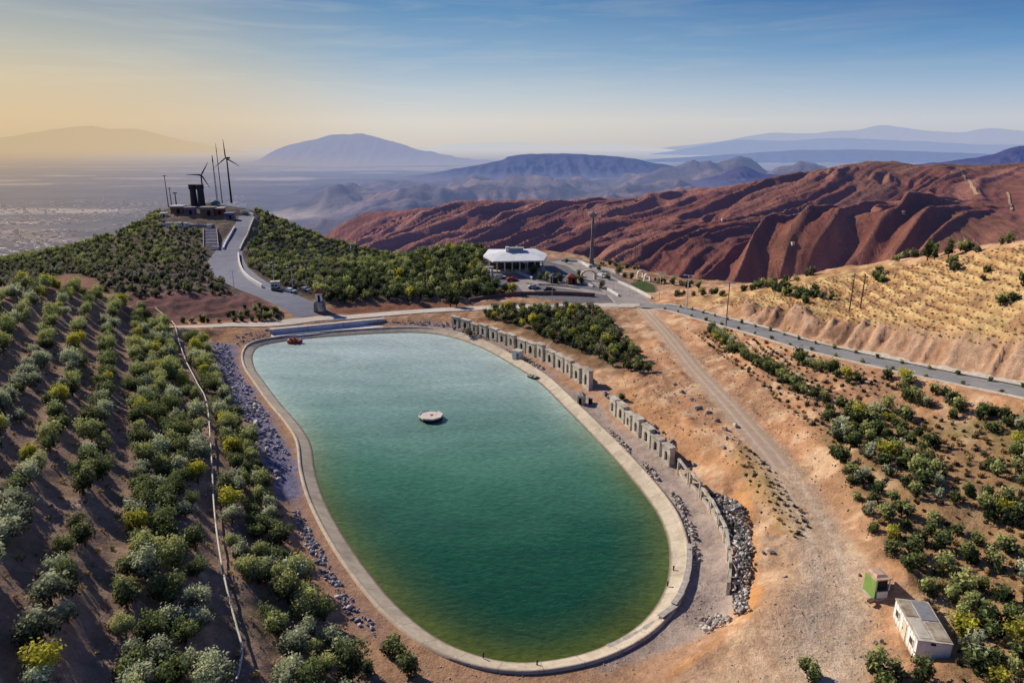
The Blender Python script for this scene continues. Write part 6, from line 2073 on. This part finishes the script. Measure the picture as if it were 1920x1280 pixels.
# --- generic planting with labels by band
def plant(kind, pick, pts_, name, noun, cat, group, place, limit, scl, parts_px=22, hgt=2.0, nbands=8, seed=1, mass_label=None, mass_name=None):
    rs = np.random.default_rng(seed); L_ = []
    for x, y in pts_:
        p = np.array([x, y, float(H(x, y))]); px, py, t_ = project(p)
        if not (-150 < px < 2100 and py < 1380): continue
        if not visible(p, hgt): continue
        L_.append((pick(rs, x, y), p, rs.uniform(*scl), rs.uniform(0, 6.28), rs.uniform(0.85, 1.2), px, py, t_))
    L_.sort(key=lambda q: q[7])
    keep_, rest = L_[:limit], L_[limit:]
    nb_ = max(1, min(nbands, 1 + len(keep_) // 12)); k = 0
    for bnd in range(nb_):
        a = len(keep_) * bnd // nb_; e = len(keep_) * (bnd + 1) // nb_
        S_ = sorted(keep_[a:e], key=lambda q: q[5])
        for j, (i, p, sc, rz, sz, px, py, t_) in enumerate(S_):
            bt_ = '' if nb_ == 1 else f' in {ordinal(bnd + 1)} nearest row'
            lab = f"{hue_word(kind.v[i]['hue'])} {noun} {place}, {ordinal(j + 1)} from left{bt_}"
            kind.place(i, name, p, sc, rz, lab, cat, group, sc * 2.4 * F / t_ > parts_px, sz)
    if rest:
        mass(mass_name or 'undergrowth', kind, [(q[0], q[1], q[2], q[3], q[4]) for q in rest], mass_label or f'{noun} cover {place}, too thick to count')
    print(name, len(keep_), len(rest))


def clear_of(pts_, lines=(), polys=(), roads=True):
    x, y = pts_[:, 0], pts_[:, 1]; ok = np.ones(len(pts_), bool)
    if roads:
        for k, Q in road_lines.items():
            d, _, _ = poly_dist(x, y, Q[::3]); ok &= d > float(Q[:, 3].max()) * 0.9 + 1.0
    for ln, dd_ in lines:
        d, _, _ = poly_dist(x, y, ln); ok &= d > dd_
    for pl, dd_ in polys:
        ok &= sd_poly(x, y, pl) > dd_
    return pts_[ok]


# --- turbine hill shrubs
hill_shrub = Kind([(700, 1.0, 0.85, 170, 0.26, 6, 0.75, 'greyish', 0.8, 0.07), (701, 1.1, 0.9, 170, 0.26, 6, 0.8, 'dark', 0.8, 0.07), (702, 0.95, 0.8, 160, 0.25, 6, 0.75, 'greyish', 0.8, 0.07), (703, 1.2, 1.1, 190, 0.27, 6, 0.9, 'green', 1.0, 0.08), (704, .9, .75, 150, .25, 5, .75, 'silvery', .7, .06)])
HILLP = GL([(-60, 492), (0, 486), (60, 474), (100, 467), (150, 457), (200, 448), (220, 440), (290, 398), (318, 393), (400, 433), (440, 430), (480, 396), (520, 408), (570, 432), (640, 456), (712, 480), (640, 500), (590, 540), (545, 552), (500, 545), (470, 540), (430, 556), (300, 556), (240, 555), (195, 548), (185, 522), (125, 510), (60, 532), (0, 537)])[:, :2]
STAIRP = GL([(380, 470), (412, 470), (412, 428), (380, 428)])[:, :2]
hp = poisson(HILLP, 2.5, 21)
hp = clear_of(hp, polys=((STAIRP, 0.5),))


def pick_hill(rs, x, y):
    px, py, t_ = project((x, y, float(H(x, y))))
    if px > 470 or (px < 330 and py < 500): return int(rs.choice([1, 1, 1, 0, 3]))
    return int(rs.choice([0, 2, 0, 2, 0, 1]))


def keep_hill(q):
    px, py, t_ = project((q[0], q[1], float(H(q[0], q[1]))))
    if 300 < px < 480 and py < 432: return False
    return True


hp = np.array([q for q in hp if keep_hill(q)])
plant(hill_shrub, pick_hill, hp, 'hill_shrub', 'shrub', 'shrub', 'shrubs on the turbine hill', 'on the turbine hill', 300, (0.6, 1.15), 99, 1.6, 12, 31, 'far upper shrub cover on the turbine hill', 'shrub_cover')

# --- wood on the mound behind the dam
wood_tree = Kind([(800 + i, 1.5 + .12 * (i % 3), 2.0, 420, 0.25, 9, 0.95, h, 2.3, 0.14) for i, h in enumerate(('green', 'dark', 'green', 'lime', 'dark', 'green'))])
MOUND = GL([(588, 556), (600, 540), (640, 520), (690, 496), (740, 484), (800, 472), (870, 470), (905, 480), (900, 512), (925, 540), (966, 553), (940, 556), (880, 562), (800, 565), (700, 566), (620, 568)])[:, :2]
mp_ = clear_of(poisson(MOUND, 2.15, 41))
plant(wood_tree, lambda rs, x, y: 3 if rs.uniform() < .05 else int(rs.choice([0, 1, 1, 4, 4, 1, 2])), mp_, 'bushy_tree', 'bushy tree', 'tree', 'bushy trees on the mound behind the dam', 'on the wooded mound', 300, (0.62, 1.05), 5, 3.0, 12, 42)

# --- trees between the fortress wall and the dam road
slope_tree = Kind([(900 + i, 1.25 + .1 * (i % 3), 1.5, 420, 0.22, 8, 0.9, h, 1.8, 0.11) for i, h in enumerate(('green', 'dark', 'dark', 'lime', 'greyish', 'dark'))])
SL = GL([(905, 588), (1000, 581), (1080, 580), (1120, 586), (1140, 610), (1170, 640), (1200, 680), (1222, 705), (1180, 700), (1120, 672), (1060, 650), (1000, 625), (940, 605)])[:, :2]
sp_ = clear_of(poisson(SL, 1.75, 51))
plant(slope_tree, lambda rs, x, y: 3 if rs.uniform() < .08 else int(rs.choice([0, 1, 2, 4, 5, 5, 1])), sp_, 'slope_tree', 'small tree', 'tree', 'small trees above the fortress wall', 'above the fortress wall', 200, (0.55, 0.95), 5, 2.4, 8, 52)

# --- bushes on the right terraces
bush = Kind([(950 + i, 0.95 + .1 * (i % 3), 0.9, 480, 0.165, 8, 0.85, h, 1.1, 0.07) for i, h in enumerate(('green', 'dark', 'green', 'dark', 'silvery', 'lime', 'dark'))])
BP = []
SC_ = 0.75
rows = [([(1330, 622), (1370, 650), (1420, 685), (1470, 715), (1515, 745)], 1.35, 0.35), ([(1345, 632), (1395, 668), (1445, 700), (1500, 738)], 1.9, 0.4), ([(1495, 672), (1530, 690), (1570, 705), (1605, 722)], 1.25, 0.4), ([(1650, 712), (1720, 735), (1800, 760), (1880, 785), (1930, 800), (2080, 850)], 1.6, 0.7), ([(1545, 755), (1580, 765), (1620, 775), (1680, 780), (1720, 790)], 1.5, 0.7),
        ([(1690, 745), (1760, 760), (1840, 800), (1920, 830)], 2.3, 0.8)]
for Lp, st, jt in rows:
    Q = resample(smooth_line(GL(Lp), 6), st)
    for q in Q: BP.append((q[0] + rs.normal(0, jt), q[1] + rs.normal(0, jt)))
for Lp, dd_ in (([(1545, 775), (1640, 770), (1700, 800), (1760, 830), (1730, 860), (1790, 920), (1900, 930), (1960, 980), (1960, 1010), (1900, 990), (1800, 960), (1700, 930), (1640, 870), (1570, 830)], 1.75),
                ([(1560, 850), (1600, 880), (1650, 920), (1700, 960), (1780, 990), (1860, 1010), (1930, 1050), (1960, 1100), (1900, 1080), (1800, 1060), (1760, 1080), (1740, 1120), (1700, 1080), (1650, 1020), (1590, 940)], 1.9),
                ([(1780, 1110), (1840, 1090), (1930, 1150), (1960, 1290), (1840, 1290), (1800, 1230), (1770, 1160)], 1.55), ([(1840, 880), (1920, 840), (1960, 900), (1900, 915)], 1.6), ([(1640, 1262), (1700, 1258), (1740, 1280), (1660, 1300)], 1.3)):
    P = GL(Lp)[:, :2]
    for q in poisson(P, dd_ * 0.80, len(BP)): BP.append(tuple(q))
for px, py in ((1513, 1262), (1526, 1275), (735, 1222), (748, 1232), (690, 1262), (765, 1262), (1165, 752), (1610, 905)):
    q = G(px, py); BP.append((q[0], q[1]))
BP = clear_of(np.array(BP))
plant(bush, lambda rs, x, y: 5 if rs.uniform() < .06 else int(rs.choice([0, 1, 2, 3, 4, 6, 1])), BP, 'bush', 'bush', 'bush', 'bushes on the terraced right slope', 'on the right slope', 300, (0.52, 1.0), 5, 1.6, 14, 62)

# --- shrubs along the crest of the yellow hill and beside the asphalt road
CB = []
for Lp, st, jt in (([(1270, 553), (1340, 552), (1400, 545), (1460, 531), (1520, 517)], 1.6, 1.4), ([(1400, 520), (1480, 508), (1560, 497), (1640, 490), (1720, 482)], 2.0, 1.2), ([(1460, 545), (1520, 553), (1560, 562)], 1.3, .5), ([(1420, 535), (1470, 548), (1520, 566)], 1.6, .5), ([(1720, 484), (1800, 474), (1860, 464), (1930, 452)], 1.7, 1.0), ([(1640, 520), (1655, 530)], 1, .3), ([(1780, 500), (1830, 520), (1900, 545)], 5, 1.0), ([(1860, 585), (1900, 560)], 3.5, .8), ([(1230, 528), (1270, 534), (1310, 540)], 1.3, .8), ([(1130, 497), (1160, 500), (1190, 506)], 1.2, .6)):
    Q = resample(smooth_line(GL(Lp), 6), st)
    for q in Q: CB.append((q[0] + rs.normal(0, jt), q[1] + rs.normal(0, jt)))
CB = clear_of(np.array(CB))
crest_shrub = Kind([(1100 + i, 0.75, 0.7, 200, 0.18, 6, 0.85, h, .9, 0.06) for i, h in enumerate(('dark', 'dark', 'green', 'greyish'))])
plant(crest_shrub, lambda rs, x, y: int(rs.choice([0, 1, 2, 3])), CB, 'crest_shrub', 'shrub', 'shrub', 'shrubs along the crest of the dry hill', 'along the dry hill crest', 200, (0.6, 1.3), 60, 1.2, 6, 72)
HB_ = []
for Lp, st, jt in (([(345, 606), (400, 605), (460, 604), (520, 600)], 1.5, .5), ([(470, 585), (500, 588), (530, 592)], 1.5, .8), ([(420, 596), (470, 592), (510, 590)], 1.6, .7)):
    for q in resample(smooth_line(GL(Lp), 6), st): HB_.append((q[0] + rs.normal(0, jt), q[1] + 1.0 + rs.normal(0, jt * .5)))
plant(crest_shrub, lambda rs, x, y: int(rs.choice([0, 0, 1, 2])), clear_of(np.array(HB_)), 'hedge_shrub', 'shrub', 'shrub', 'shrubs at the foot of the red bank', 'under the red bank', 120, (0.7, 1.2), 60, 1.2, 3, 74)
VB = []
for off, st in ((2.0, 4.2), (-2.3, 5.0)):
    T = np.gradient(QA[:, :2], axis=0); T /= np.linalg.norm(T, axis=1)[:, None]
    Q = QA[14:, :2] + np.c_[-T[:, 1], T[:, 0]][14:] * off
    Q = resample(Q, st)
    VB += [tuple(q) for q in Q]
plant(crest_shrub, lambda rs, x, y: int(rs.choice([1, 2])), np.array(VB), 'kerb_shrub', 'little shrub', 'shrub', 'little shrubs along the asphalt road kerb', 'by the asphalt road kerb', 60, (0.38, 0.6), 60, .8, 2, 73)
# grass clumps and weeds on the verge
VG = GL([(1395, 835), (1455, 885), (1520, 985), (1490, 1010), (1440, 945), (1375, 860)])[:, :2]
weed = Kind([(1200 + i, 0.45, 0.3, 130, 0.13, 5, 0.7, h, .3, 0.02) for i, h in enumerate(('straw', 'brown', 'greyish', 'straw'))])
mass('weeds', weed, [(int(rs.integers(4)), (x, y, float(H(x, y))), rs.uniform(.2, .75), rs.uniform(0, 6.28), .7) for x, y in poisson(VG, 0.75, 81)], 'dry weeds and grass tufts on the verge left of the dirt road')
YG = GL([(1330, 570), (1400, 560), (1480, 540), (1560, 520), (1720, 495), (1920, 462), (1990, 460), (1990, 655), (1920, 646), (1800, 634), (1700, 622), (1600, 603), (1500, 584), (1400, 568)])[:, :2]
tuft = Kind([(1250 + i, 0.4, 0.15, 26, 0.13, 4, 0.5, h, .3, 0.02) for i, h in enumerate(('straw', 'straw', 'straw'))])
mass('dry_grass', tuft, [(int(rs.integers(3)), (x, y, float(H(x, y))), rs.uniform(.3, .9), rs.uniform(0, 6.28), .7) for x, y in poisson(YG, 0.62, 82)], 'dry yellow grass tufts covering the right hill')
TG = GL([(1560, 770), (1920, 770), (1990, 800), (1990, 1280), (1800, 1280), (1720, 1080), (1600, 930), (1560, 830), (1300, 625), (1340, 615), (1700, 720)])[:, :2]
mass('dry_grass', weed, [(int(rs.choice([0, 1, 1, 2, 3])), (x, y, float(H(x, y))), rs.uniform(.3, .9), rs.uniform(0, 6.28), 1) for x, y in clear_of(poisson(TG, 1.0, 83))], 'dry grass and weeds between the bushes of the right slope')
OG = [q for q in poisson(ORCH, 1.5, 84) if q[1] < 95 and q[1] > 20]
mass('ground_weeds', tuft, [(int(rs.integers(3)), (x, y, float(H(x, y))), rs.uniform(.4, 1.1), rs.uniform(0, 6.28), 1) for x, y in OG], 'dry weeds on the soil between the orchard rows')
PT = []
for px, py in ((1012, 524), (1025, 527), (1048, 528), (1088, 531), (1000, 515), (1128, 541), (1140, 524), (1085, 518), (1170, 520), (1185, 524), (1160, 514), (1062, 494), (1122, 508)):
    q = G(px, py); PT.append((q[0], q[1]))
plant(slope_tree, lambda rs, x, y: int(rs.choice([0, 1, 2, 5])), np.array(PT), 'plaza_tree', 'small tree', 'tree', 'small trees planted about the plaza', 'planted on the plaza', 60, (0.55, 0.9), 5, 1.5, 1, 75)
# dark cypresses and single trees
cyp = Kind([(1300, 0.8, 2.2, 420, 0.2, 9, 2.2, 'dark', 2.0, 0.12), (1301, 0.75, 2.0, 420, 0.2, 9, 2.2, 'dark', 2.0, .12), (1302, 1.1, 1.7, 420, .2, 8, 1.0, 'greyish', 2.0, .14)])
for i, (px, py, sc, v, lab) in enumerate(((845, 575, 1.15, 0, 'dark slender cypress on the dam road verge, left of the pair'), (856, 575, 1.1, 1, 'dark slender cypress on the dam road verge, right of the pair'), (1738, 488, .95, 0, 'dark cypress on the crest of the dry hill, leftmost of three'), (1752, 487, .8, 1, 'dark cypress on the crest of the dry hill, middle of three'), (1778, 484, .9, 0, 'dark cypress on the crest of the dry hill, rightmost of three'), (880, 634, .8, 2, 'lone grey green tree on the ledge by the far fortress wall'))):
    q = G(px, py)
    cyp.place(v, 'cypress' if v < 2 else 'lone_tree', q, sc, i, lab, 'tree', 'cypresses' if v < 2 else None, True)
